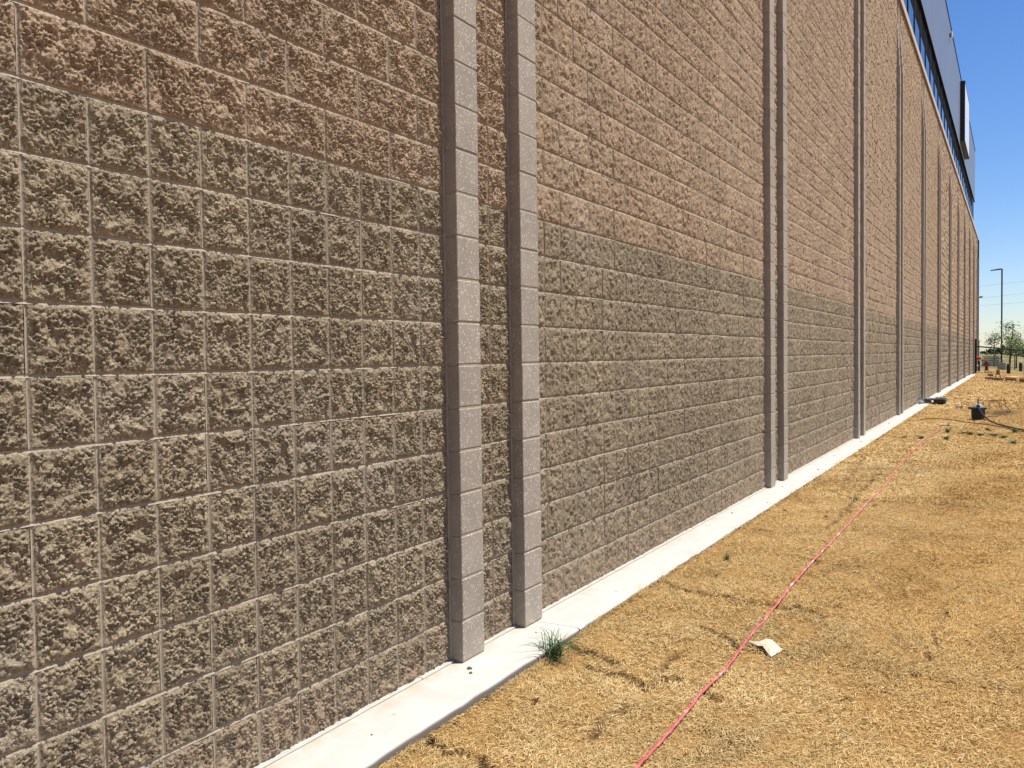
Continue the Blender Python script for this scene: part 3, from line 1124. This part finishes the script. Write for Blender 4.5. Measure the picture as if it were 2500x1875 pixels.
def tuft(name, c, n, h, spread, wid, mat, seed, label, cat, group=None, arch=1.0):
    rng = random.Random(seed)
    mb = MB()
    for k in range(n):
        a = rng.uniform(0, 6.283)
        L = h * rng.uniform(.5, 1.15)
        out_ = rng.uniform(.15, 1.0) ** .8 * spread
        bx, by = c[0] + rng.gauss(0, spread * .10), c[1] + rng.gauss(0, spread * .13)
        pts = []
        for i in range(7):
            t = i / 6
            r = out_ * (t ** 1.5)
            z = L * (math.sin(min(t * (1.2 + arch * out_ / spread * 0.9), 2.6)))
            pts.append(Vector((bx + math.cos(a) * r, by + math.sin(a) * r, c[2] + z)))
        sx_, sy_ = -math.sin(a), math.cos(a)
        o_ = len(mb.v)
        for i, p in enumerate(pts):
            ww = wid * (1 - (i / 6) ** 2 * .9)
            mb.v += [(p.x - sx_ * ww, p.y - sy_ * ww, p.z + ww * .4), (p.x, p.y, p.z - ww * .25), (p.x + sx_ * ww, p.y + sy_ * ww, p.z + ww * .4)]
        for i in range(6):
            for q in (0, 1):
                mb.f.append((o_ + i * 3 + q, o_ + i * 3 + q + 1, o_ + i * 3 + 4 + q, o_ + i * 3 + 3 + q))
    return tag(mb.obj(name, mat), label, cat, group)


tuft("grass_tuft", (0.372, 3.83, GZ(.37, 3.83)), 80, 0.115, 0.21, 0.0026, M_GREEN2, 4, "tall dark green grass tuft arching over the slab edge by the pilasters", "grass tuft")
WEEDS = [((1.373, 16.243), 40, .07, .13, "small green weed clump nearest the end of the pink rope"), ((1.308, 17.646), 40, .09, .14, "upright green weed clump just beyond the pink rope end"),
         ((1.56, 17.477), 40, .05, .16, "low green weed patch at the wall end of the weed row"), ((1.69, 17.345), 50, .06, .14, "bushy green weed patch second in the weed row"),
         ((1.857, 17.249), 45, .05, .16, "green weed patch at the middle of the weed row"), ((2.046, 17.158), 60, .055, .18, "widest dark green weed patch in the row below the hose"),
         ((2.202, 16.896), 45, .05, .15, "green weed patch ending the row at its far side from the wall"), ((2.345, 15.828), 40, .07, .14, "lone green weed clump near the frame edge below the hose"),
         ((0.999, 16.247), 40, .06, .14, "lone green weed clump between pink rope and slab"), ((0.572, 6.163), 34, .075, .07, "thin green sprig near the slab opposite the second pilaster pair"),
         ((0.64, 5.671), 26, .04, .06, "flat little green sprig nearest the sod seam"), ((2.36, 18.051), 40, .09, .15, "green weed clump right under the hose")]
for k, ((x, y), n, h, sp, lb) in enumerate(WEEDS):
    tuft("weed", (x, y, GZ(x, y)), n, h, sp, 0.0016 if y < 8 else .006, M_GREEN, 40 + k, lb, "weed", "green weeds in the dry lawn", arch=.5)


def clod(name, x, y, z, r, mat, label, cat, seed, group=None, n=7):
    rng = random.Random(seed)
    mb = MB()
    prof = [(r * .55, -r * .15), (r, r * .12), (r * .85, r * .5), (r * .35, r * .75)]
    mb.lathe((x, y, z), prof, n)
    mb.v = [(a + rng.gauss(0, r * .16), b + rng.gauss(0, r * .16), max(c_ + rng.gauss(0, r * .13), z)) for a, b, c_ in mb.v]
    return tag(mb.obj(name, mat), label, cat, group)


clod("dirt_clod", 0.148, 3.404, 0.001, .0125, M_DIRT, "larger brown clod on the white slab in front of the first pilaster", "clod", 1, "clods on the slab")
clod("dirt_clod", 0.184, 3.359, 0.001, .0085, M_DIRT, "smaller brown clod beside the larger one on the white slab", "clod", 2, "clods on the slab")
for k, (x, y, r, lb) in enumerate([(0.20, 2.62, .006, "grey pebble on the slab nearest the camera"), (0.17, 4.02, .007, "grey pebble on the slab facing the second pilaster"), (0.23, 4.95, .006, "tiny pebble on the slab beyond the green tuft"),
                                   (0.12, 7.9, .011, "dark pebble on the slab before the second pilaster pair"), (0.27, 8.6, .012, "pebble near the slab's grass edge before the second pilaster pair"),
                                   (0.17, 9.7, .012, "pebble at the foot of the second pilaster pair"), (0.24, 11.3, .014, "pebble on the slab just past the second pilaster pair"), (0.16, 12.9, .014, "dark pebble midway between second and third pilaster pairs"),
                                   (0.20, 15.1, .018, "pebble on the slab before the third pilaster pair"), (0.15, 19.2, .02, "grey pebble on the slab before the fourth pilaster pair")]):
    clod("pebble", x, y, 0.001, r * .75, M_CONC if k % 3 else M_TWIG, lb, "pebble", 10 + k, "pebbles on the slab")
for k, (x, y, lb) in enumerate([(0.509, 8.27, "dark leaf crumb on the grass near the slab before the second pilasters"), (0.907, 8.106, "dark leaf crumb on the grass between slab and rope"), (1.955, 18.178, "curled dark brown leaf near the weed row"),
                                (0.56, 3.28, "brown leaf scrap on the grass beside the slab edge")]):
    rng = random.Random(k)
    r = .012 if y < 9 else .05
    mb = MB()
    for q in range(3):
        c = Vector((x + rng.gauss(0, r * .5), y + rng.gauss(0, r * .5), GZ(x, y) + .02 + r * .4))
        mb.obox(c, Vector((rng.gauss(0, 1), rng.gauss(0, 1), .3)).normalized() * r, Vector((rng.gauss(0, 1), rng.gauss(0, 1), .6)).normalized() * r * .7, (0, 0, .0012))
    tag(mb.obj("dead_leaf", M_DLEAF), lb, "leaf", "dead leaves")
# rust stains of fallen soil beside the slab: small flat crumbs
for k, (pts, lb) in enumerate([([(1.102, 18.836), (1.19, 18.87), (1.283, 18.905)], "bent grey twig on the lawn short of the black pump"), ([(1.222, 19.093), (1.23, 19.5), (1.221, 19.869)], "short stick crossing the bent twig on the lawn"),
                               ([(0.704, 16.206), (0.793, 16.083)], "brown stick near the slab beside a lone weed"), ([(1.847, 21.765), (1.95, 21.86), (2.054, 21.929)], "thin bar on the bare soil beside the pump")]):
    tag(MB().tube([(x, y, GZ(x, y) + .03 + .01 * (q % 2)) for q, (x, y) in enumerate(pts)], [.012 - .002 * q for q in range(len(pts))], 6).obj("stick", M_TWIG), lb, "stick", "sticks on the lawn")

# black sump pump with hose
px_, py_ = 1.69, 21.1
pz_ = GZ(px_, py_)
pump = empty("water_pump", (px_, py_, pz_), "black drum shaped water pump standing on the dry lawn with a hose on top", "pump")


def at(o, mb, name, mat, smooth=False):
    q = mb.obj(name, mat, o, smooth)
    return q


mb = MB().lathe((0, 0, 0), [(.125, 0), (.13, .02), (.118, .035), (.122, .06), (.122, .235), (.112, .26), (.09, .275)], 20)
for k in range(10):
    a = k * .628
    mb.tube([(.124 * math.cos(a), .124 * math.sin(a), .05), (.124 * math.cos(a), .124 * math.sin(a), .24)], .009, 5)
at(pump, mb, "body", M_BLACK)
at(pump, MB().lathe((0, 0, .26), [(.11, 0), (.115, .02), (.085, .055), (.045, .075), (.02, .08)], 18), "lid", M_GREYP)
at(pump, MB().tube([(0, 0.02, .33), (0, 0.02, .46)], .018, 8), "outlet_pipe", M_GREYP)
at(pump, MB().tube([(-.10, 0, .255), (-.19, 0, .262)], .026, 8), "clamp", M_TWIG)
at(pump, MB().tube([(.10, 0, .25), (.16, 0, .248)], .02, 8), "clamp", M_BLACK)
at(pump, MB().tube([(0, -.06, .30), (0.01, -.10, .285)], .04, 10), "hose_coupling", M_BLACK)
at(pump, MB().box((-.17, -.1, 0), (-.1, .06, .025)).box((.08, -.1, 0), (.14, .06, .025)), "foot", M_BLACK)
hp = [(1.70, 21.0, pz_ + .285), (1.73, 20.75, pz_ + .25), (1.80, 20.5, pz_ + .15), (1.92, 20.1, pz_ + .065), (2.08, 19.6, pz_ + .035), (2.24, 19.1, pz_ + .03), (2.40, 18.7, pz_ + .03), (2.52, 18.3, pz_ + .03), (3.0, 17.4, pz_ + .03), (3.6, 16.9, pz_ + .03)]
tag(MB().tube(hp, .017, 8).obj("hose", M_BLACK, smooth=True), "thick black hose running from the pump lid out to the frame edge", "hose")
h2 = rope_path([(0.611, 20.612), (0.848, 20.955), (1.181, 20.694), (1.593, 20.008), (1.969, 19.484), (2.252, 18.773), (2.51, 18.032), (3.1, 17.0)], .022)
tag(MB().tube(h2, .0085, 6).obj("drip_line", M_RUSTW, smooth=True), "thin brown drip line winding over the lawn in front of the pump", "hose")

# bent wire hoops
hz = GZ(1.9, 25.7)
k = 0
for (a, b, lb) in [((1.66, 25.75), (2.02, 25.70), "rusty bent wire hoop nearest the black pump"), ((1.77, 26.05), (2.17, 26.0), "rusty wire hoop standing at the back of the three"), ((1.82, 25.2), (2.07, 25.25), "rusty wire hoop standing in front of the others")]:
    A, B = Vector((*a, hz)), Vector((*b, hz))
    hh = .18
    mid_ = [A, A + Vector((0, 0, hh - .02)), A + (B - A) * .06 + Vector((0, 0, hh)), B - (B - A) * .06 + Vector((0, 0, hh)), B + Vector((0, 0, hh - .02)), B]
    tag(MB().tube(mid_, .0075, 6).obj("wire_hoop", M_RUSTW), lb, "wire hoop", "wire hoops beside the pump")
tag(MB().tube([(2.111, 25.266, hz + .13), (2.2, 24.7, hz + .09), (2.288, 24.187, hz + .02), (2.211, 23.734, hz + .03)], .013, 6).obj("bent_pipe", M_TWIG), "bent brown pipe lying against the wire hoops", "pipe")
# grey wrapper
mb = MB()
rng = random.Random(5)
for q in range(5):
    c = Vector((1.132 + rng.gauss(0, .05), 25.2 + rng.gauss(0, .05), GZ(1.13, 25.2) + .04))
    mb.obox(c, Vector((rng.gauss(0, 1), rng.gauss(0, 1), .4)).normalized() * .04, Vector((rng.gauss(0, 1), rng.gauss(0, 1), 1)).normalized() * .025, (0, 0, .003))
tag(mb.obj("wrapper", M_GREYP), "crumpled bluish wrapper on the lawn between slab and pump", "litter")

# black case lying across the slab
case = empty("tool_case", (0.5, 27.3, 0.0), "long black open case lying across the slab edge by a pilaster", "case")
mb = MB().box((-.09, -.42, .0), (.20, .40, .125), .012)
at(case, mb, "body", M_BLACK)
mb = MB().box((-.33, -.40, .085), (-.095, .38, .115), .008)
at(case, mb, "lid", M_BLACK)
at(case, MB().box((.202, -.3, .02), (.215, -.1, .10)).box((.202, .1, .02), (.215, .28, .10)), "latch", M_GREYP)
at(case, MB().tube([(.06, -.1, .127), (.06, -.06, .155), (.06, .06, .155), (.06, .1, .127)], .011, 6), "handle", M_BLACK)
# crumpled silver sheet
mb = MB()
rng = random.Random(9)
for q in range(16):
    c = Vector((.14 + rng.gauss(0, .07), 27.0 + rng.gauss(0, .35), .035 + abs(rng.gauss(0, .035))))
    mb.obox(c, Vector((rng.gauss(0, 1), rng.gauss(0, 1), .4)).normalized() * .07, Vector((rng.gauss(0, 1), rng.gauss(0, 1), 1)).normalized() * .05, (0, 0, .002))
tag(mb.obj("plastic_sheet", M_SILVER), "crumpled silvery plastic sheet on the slab beside the black case", "litter")
tag(MB().box((0.12, 29.3, .004), (0.30, 29.5, .02)).box((0.2, 30.3, .004), (0.32, 30.6, .016)).obj("wood_offcut", M_SILVER), "grey offcut lying on the slab just past the black case", "offcut")

# ------------------------------------------------------------------ on the wall, high up and far off
sg = empty("sign_box", (XF, 46.8, 11.36), "black framed sign box with a blank white face high on the metal parapet", "sign")
L_, H_, D_ = 4.58, 2.83, .205
mb = MB()
at(sg, MB().box((.002, 0, 0), (D_ - .02, L_, H_), .01), "cabinet", M_BLACKM)
at(sg, MB().box((D_ - .0195, .07, .07), (D_ - .006, L_ - .07, H_ - .07)), "face", M_SIGNFACE)
at(sg, MB().box((D_ - .0195, 0, 0), (D_, L_, .068)).box((D_ - .0195, 0, H_ - .068), (D_, L_, H_)).box((D_ - .0195, 0, .069), (D_, .068, H_ - .069)).box((D_ - .0195, L_ - .068, .069), (D_, L_, H_ - .069)), "frame", M_BLACKM)
mb = MB()
for k in range(5):
    mb.box((.05, 2.9 + .3 * k, -.012), (.11, 3.0 + .3 * k, -.001))
at(sg, mb, "louvre", M_CONC)
fx = empty("parapet_lamp", (XF, 39.0, 13.92), "small pale flood lamp fixed near the top of the metal parapet", "lamp")
at(fx, MB().box((.05, -.13, -.10), (.11, .13, .10), .012), "housing", M_WHITE)
at(fx, MB().box((.001, -.05, -.07), (.05, .05, .07)), "bracket", M_BLACKM)
wl = empty("wall_lamp", (0.02, 71.8, 5.31), "flat white wall lamp sticking out near the far corner of the block wall", "lamp")
at(wl, MB().box((0.0, -.25, .02), (.36, .25, .075), .01), "hood", M_WHITE)
at(wl, MB().box((0.03, -.2, -.045), (.33, .2, .018), .008), "lens", M_GREYP)
at(wl, MB().box((0.0, -.1, -.14), (.06, .1, -.047)), "bracket", M_BLACKM)
vt = empty("wall_vent", (0.03, 64.75, 4.8), "pale upright wall plate with four dark openings far along the wall", "vent")
at(vt, MB().box((-.02, -.25, 0), (.01, .30, .66)), "plate", M_PLATE)
for k in range(4):
    at(vt, MB().box((.0105, -.12, .07 + .145 * k), (.018, .17, .16 + .145 * k)), "opening", M_BLACKM)
at(vt, MB().box((.0105, -.2, .0), (.05, .25, .03)), "ledge", M_WHITE)

# ------------------------------------------------------------------ fence by the far end
FYD = 66.2
fence = empty("chain_link_fence", (0.1, FYD, 0), "black chain link fence running from the wall across the far lawn", "fence")


def top_z(x):
    return 1.75 - .112 * x


at(fence, MB().box((-.09, -.06, -.1), (.07, .06, 2.22)), "post", M_BLACKM)
for x in (2.84, 5.7, 8.6):
    at(fence, MB().tube([(x, 0, GZ(x, FYD) - .1), (x, 0, top_z(x) + .06)], .04, 10), "post", M_BLACKM)
at(fence, MB().tube([(.0, 0, top_z(.1)), (8.6, 0, top_z(8.6))], .045, 8), "top_rail", M_BLACKM)
mb = MB()
x = .07
st = .09
while x < 8.6:
    for sgn in (1, -1):
        x1 = x + sgn * 1.6
        a_, b_ = x, x1
        z0, z1 = GZ(a_, FYD) + .05, top_z(b_) - .02
        if .05 < b_ < 8.6:
            mb.add([(a_ - .0035, .0, z0), (a_ + .0035, .0, z0), (b_ + .0035, .0, z1), (b_ - .0035, .0, z1)], [(0, 1, 2, 3)])
    x += st
q = at(fence, mb, "chain_link", M_BLACKM)
q["kind"] = "stuff"

# fire hydrant
hx_, hy_ = 0.584, 73.5
hyd = empty("fire_hydrant", (hx_, hy_, GZ(hx_, hy_)), "red fire hydrant beyond the fence near the building corner", "hydrant")
at(hyd, MB().lathe((0, 0, 0), [(.17, 0), (.17, .05), (.115, .07), (.115, .52), (.15, .53), (.15, .57), (.13, .58), (.135, .64), (.10, .71), (.04, .745), (.035, .79)], 14), "barrel", M_DRED)
at(hyd, MB().tube([(-.1, 0, .44), (-.24, 0, .44)], .055, 10), "nozzle", M_DRED)
at(hyd, MB().tube([(.1, 0, .44), (.20, 0, .44)], .055, 10), "nozzle", M_DRED)
at(hyd, MB().tube([(0, -.1, .40), (0, -.19, .40)], .075, 10), "nozzle_cap", M_RED)

# twin standpipe with red valves by the far corner
sx_, sy_ = 0.16, 67.6
sp = empty("standpipe", (sx_, sy_, GZ(sx_, sy_)), "twin brown standpipe with bright red valve heads beside the far corner", "standpipe")
at(sp, MB().tube([(-.08, 0, 0), (-.08, 0, .80)], .065, 10), "pipe", M_BROWNP)
at(sp, MB().tube([(.12, 0, 0), (.12, 0, .78)], .065, 10), "pipe", M_BROWNP)
at(sp, MB().tube([(-.22, 0, .92), (-.14, 0, .96), (.16, 0, .96), (.24, 0, .91)], [.07, .12, .12, .06], 10), "valve_body", M_RED)
at(sp, MB().tube([(.20, 0, .93), (.40, 0, .94)], .055, 10), "hose_outlet", M_PAPER)
wp = tag(MB().tube([(-.10, 70.6, 0.2), (-.02, 70.5, .36), (.10, 70.4, .38), (.18, 70.3, .28)], .045, 8).obj("bent_vent_pipe", M_WHITE), "small white bent pipe low on the wall behind the fence", "pipe")
tag(MB().box((.12, 67.0, -.05), (.52, 68.3, .035), .01).obj("step_slab", M_SLAB), "small pale concrete pad just behind the black fence post", "pad")

# slatted grey stack of boards on a dark trailer bed
st_ = empty("lumber_stack", (.55, 89, GZ(.5, 89)), "low stack of grey boards lying beyond the hydrant", "lumber stack")
for k in range(6):
    z = .08 + .15 * k
    bo = MB().box((-.75 + .02 * (k % 3), -.5, z), (.70 - .05 * (k % 2), .5, z + .115)).obj("board", M_SLAT, st_)
at(st_, MB().box((.72, -.4, .66), (.82, .4, .95)), "crate_end", M_PINK)
tag(MB().box((.15, 86.3, GZ(.3, 86.3) + 1.1), (1.0, 86.4, GZ(.3, 86.3) + 1.17)).box((.2, 86.32, GZ(.3, 86.3)), (.26, 86.38, GZ(.3, 86.3) + 1.1)).box((.9, 86.32, GZ(.3, 86.3)), (.96, 86.38, GZ(.3, 86.3) + 1.1)).obj("wooden_rail", M_WOOD),
    "pale wooden rail standing level with the red valves", "rail")

# utility cabinet peeping out behind the corner
tag(MB().box((-1.7, 90, -.3), (-.40, 91.2, 2.30), .03).box((-1.72, 89.98, 2.302), (-.37, 91.22, 2.37)).obj("utility_cabinet", M_CREAM), "pale green cabinet peeping out behind the building corner", "cabinet")

# lamp pole
lx, ly = 1.46, 81.4
lz = GZ(lx, ly)
lp = empty("lamp_post", (lx, ly, lz), "tall black lamp post with one flat head on a concrete base", "lamp post")
mb = MB().lathe((0, 0, 0), [(.30, 0), (.30, .56), (.285, .58)], 20)
at(lp, MB().box((-.31, -.31, 0), (.31, .31, .565), .02), "base", M_CONC)
at(lp, MB().box((-.12, -.12, .566), (.12, .12, .64)), "base_cover", M_BLACKM)
at(lp, MB().box((-.055, -.055, .64), (.055, .055, 8.05 - lz)), "pole", M_BLACKM)
at(lp, MB().add([(-.82, -.13, 7.92 - lz), (-.82, .13, 7.92 - lz), (-.06, .16, 7.98 - lz), (-.06, -.16, 7.98 - lz), (-.80, -.13, 7.985 - lz), (-.80, .13, 7.985 - lz), (-.06, .16, 8.08 - lz), (-.06, -.16, 8.08 - lz)],
                [(0, 1, 2, 3), (7, 6, 5, 4), (0, 4, 5, 1), (1, 5, 6, 2), (2, 6, 7, 3), (3, 7, 4, 0)]), "lamp_head", M_BLACKM)
at(lp, MB().tube([(-.16, -.07, 1.55), (.16, -.07, 1.55)], .045, 8), "sign_bracket", M_BLACKM)

# brown marker posts
for (x, y, h, capm, lb) in [(2.015, 69.2, .62, M_DRED, "short dark red pipe post right of the lamp base"), (2.80, 80.5, .68, M_PAPER, "short brown post with a pale top at the frame edge")]:
    p_ = empty("pipe_post", (x, y, GZ(x, y)), lb, "post")
    at(p_, MB().lathe((0, 0, 0), [(.115, 0), (.115, .3), (.13, .31), (.13, h - .12), (.115, h - .1), (.115, h)], 12), "pipe", M_BROWNP)
    at(p_, MB().lathe((0, 0, h + .001), [(.10, 0), (.09, .05), (.03, .08)], 12), "cap", capm)

# lumber and debris on the far lawn
def plank(a, b, w_, t_, z, mat, name, label, group="scrap lumber on the far lawn"):
    A, B = Vector((a[0], a[1], GZ(*a) + z)), Vector((b[0], b[1], GZ(*b) + z))
    d = (B - A)
    s_ = d.cross(Vector((0, 0, 1))).normalized()
    tag(MB().obox((A + B) / 2, d / 2, s_ * w_ / 2, (0, 0, t_ / 2)).obj(name, mat), label, "lumber", group)


plank((1.00, 59.0), (1.32, 59.4), .55, .10, .22, M_WOOD, "lumber_block", "bright yellow lumber block raised above the chips on the far lawn")
plank((1.06, 58.4), (1.22, 58.5), .3, .16, .06, M_WOODD, "lumber_block", "dark wood block propping the bright yellow one")
plank((1.08, 51.6), (1.86, 50.2), .10, .13, .06, M_WOODD, "plank", "long dark brown plank lying in front of the trestle")
plank((2.02, 49.6), (2.40, 49.2), .14, .17, .07, M_WOODD, "plank", "dark brown plank end facing the camera near the frame edge")
plank((2.12, 51.2), (2.60, 50.6), .55, .05, .17, M_WOOD, "plank", "bright yellow board lying flat above the dark plank end")
plank((2.60, 47.6), (2.95, 47.5), .30, .20, .09, M_WOODD, "lumber_block", "thick brown timber cut off by the frame edge")
tr = empty("trestle", (1.63, 51.6, GZ(1.63, 51.6)), "small brown A shaped trestle standing on the far lawn", "trestle")
at(tr, MB().obox((-.085, 0, .26), (.02, .0, 0), (0, .09, 0), (.065, 0, .26)), "leg", M_WOODD)
at(tr, MB().obox((.085, 0, .26), (.02, .0, 0), (0, .09, 0), (-.065, 0, .26)), "leg", M_WOODD)
at(tr, MB().box((-.08, -.095, .26), (.08, .095, .50)), "panel", M_WOODD)
at(tr, MB().obox((0, 0, .535), (.10, 0, -.025), (0, .11, 0), (0, 0, .015)), "ridge_board", M_WOOD)
rng = random.Random(3)
mb = MB()
for k in range(70):
    x, y = rng.gauss(1.45, .28), rng.gauss(54.5, 2.2)
    s = rng.uniform(.02, .055)
    mb.obox((x, y, GZ(x, y) + .03), Vector((rng.gauss(0, 1), rng.gauss(0, 1), .1)).normalized() * s, Vector((rng.gauss(0, 1), rng.gauss(0, 1), .1)).normalized() * s * .7, (0, 0, s * .5))
for k in range(50):
    x, y = rng.gauss(2.3, .35), rng.gauss(48.5, 1.2)
    s = rng.uniform(.015, .04)
    mb.obox((x, y, GZ(x, y) + .03), Vector((rng.gauss(0, 1), rng.gauss(0, 1), .1)).normalized() * s, Vector((rng.gauss(0, 1), rng.gauss(0, 1), .1)).normalized() * s * .7, (0, 0, s * .5))
tag(mb.obj("wood_chips", M_PAPER), kind="stuff")


# ------------------------------------------------------------------ trees, thicket, power lines
def tree(x, y, hgt, cr_, trunk_h, nleaf, leafmat, seed, label, ls=.09, tr_=.06, lean=0.0, sparse=1.0, two=False):
    rng = random.Random(seed)
    z0 = GZ(x, y) + float(hill(np.float64(x), np.float64(y)))
    root = empty("young_tree", (x, y, z0), label, "tree", "young trees beyond the fence")
    mb = MB()
    top = Vector((lean, 0, hgt * .96))
    mb.tube([(0, 0, -.1), (lean * .2, .01, hgt * .3), (lean * .6, -.02, hgt * .65), top], [tr_, tr_ * .8, tr_ * .45, .012], 8)
    tips = []
    for k in range(15):
        t = rng.uniform(trunk_h / hgt, .9)
        b = Vector((lean * t, 0, hgt * t))
        a = rng.uniform(0, 6.283)
        R_ = cr_ * rng.uniform(.45, 1.0) * (1.15 - .75 * (t - trunk_h / hgt) / (1 - trunk_h / hgt))
        e = b + Vector((math.cos(a) * R_, math.sin(a) * R_, R_ * rng.uniform(.35, 1.0)))
        m_ = (b + e) / 2 + Vector((0, 0, -.08 * R_))
        mb.tube([b, m_, e], [tr_ * .3, tr_ * .2, .006], 5)
        for q in range(5):
            f = rng.uniform(.35, 1.0)
            tips.append((b.lerp(e, f), .16 * cr_ + .10))
    tips += [(top - Vector((0, 0, hgt * .05)), .12 * cr_ + .05), (top, .10 * cr_)]
    mb.obj("trunk", M_BARK, root)
    V, Q = [], []
    nr = np.random.default_rng(seed)
    for k in range(nleaf):
        c, r = tips[rng.randrange(len(tips))]
        p = np.array(c) + nr.normal(0, r * sparse, 3) * np.array([1, 1, .8])
        a = nr.normal(size=3)
        a /= np.linalg.norm(a)
        b = np.cross(a, nr.normal(size=3))
        b /= np.linalg.norm(b)
        s = ls * nr.uniform(.55, 1.25)
        o = len(V) * 1
        V += [p - a * s, p + b * s * .45, p + a * s, p - b * s * .45]
        Q.append((o, o + 1, o + 2, o + 3))
    link("crown", np_mesh("crown", np.array(V), np.array(Q), leafmat), root)
    if two:
        MB().tube([(.16, .1, -.05), (.15, .1, trunk_h * 1.1)], .022, 6).obj("stake", M_WOODD, root)
    return root


tree(0.76, 91.5, 3.05, .95, 1.15, 620, M_LEAF2, 11, "small grey green tree with twin stems left of the lamp post", ls=.075, tr_=.06, two=True)
tree(2.05, 70.9, 3.55, 1.05, 1.25, 900, M_LEAF, 12, "tallest pale green tree with sparse pointed top right of the lamp post", ls=.075, tr_=.075, lean=.25)
tree(2.40, 85.9, 2.6, 1.0, 1.2, 700, M_LEAF, 13, "bushy green tree with thin stem behind the tallest tree", ls=.08, tr_=.05)
tree(2.53, 93.0, 2.7, 1.1, 1.2, 700, M_LEAF2, 14, "darker green tree farthest back among the young trees", ls=.09, tr_=.06)
tree(3.75, 84.5, 3.4, 1.0, 1.3, 700, M_LEAF, 15, "green tree mostly outside the frame edge", ls=.08, tr_=.06)

# dark thicket along the horizon
nr = np.random.default_rng(77)
n = 9000
tx = nr.uniform(-60, 60, n)
base = 190 + nr.normal(0, 5, n)
hh = 1.75 + .35 * np.sin(tx * .35) + .25 * np.sin(tx * .9 + 1) + .2 * np.sin(tx * 2.3)
zz = -1.2 + nr.random(n) ** .7 * (hh + 1.2)
P = np.stack([tx, base, zz], -1)
A = nr.normal(size=(n, 3))
A /= np.linalg.norm(A, axis=1)[:, None]
B = np.cross(A, nr.normal(size=(n, 3)))
B /= np.linalg.norm(B, axis=1)[:, None]
s = nr.uniform(.18, .5, n)[:, None]
V = np.stack([P - A * s, P + B * s * .7, P + A * s, P - B * s * .7], 1).reshape(-1, 3)
Q = np.arange(n * 4).reshape(n, 4)
tag(link("far_thicket", np_mesh("far_thicket", V, Q, M_FAR)), "dark scrub along the horizon beyond the meadow", kind="stuff")

# power lines far behind
for k, (z0, z1, lb) in enumerate([(14.4, 15.3, "highest faint power line crossing the sky"), (12.0, 12.95, "second faint power line from the top"), (10.45, 11.1, "middle faint power line"), (4.8, 4.72, "lowest faint power line just over the trees")]):
    pts = []
    for q in range(25):
        t = q / 24
        x = -90 + 190 * t
        z = z0 + (z1 - z0) * ((x + 3) / 10.5) * .9 + .0004 * (x - 5) ** 2
        pts.append((x, 200, max(z, 3.5)))
    tag(MB().tube(pts, .016, 5).obj("power_line", M_WIRE), lb, "power line", "power lines across the sky")
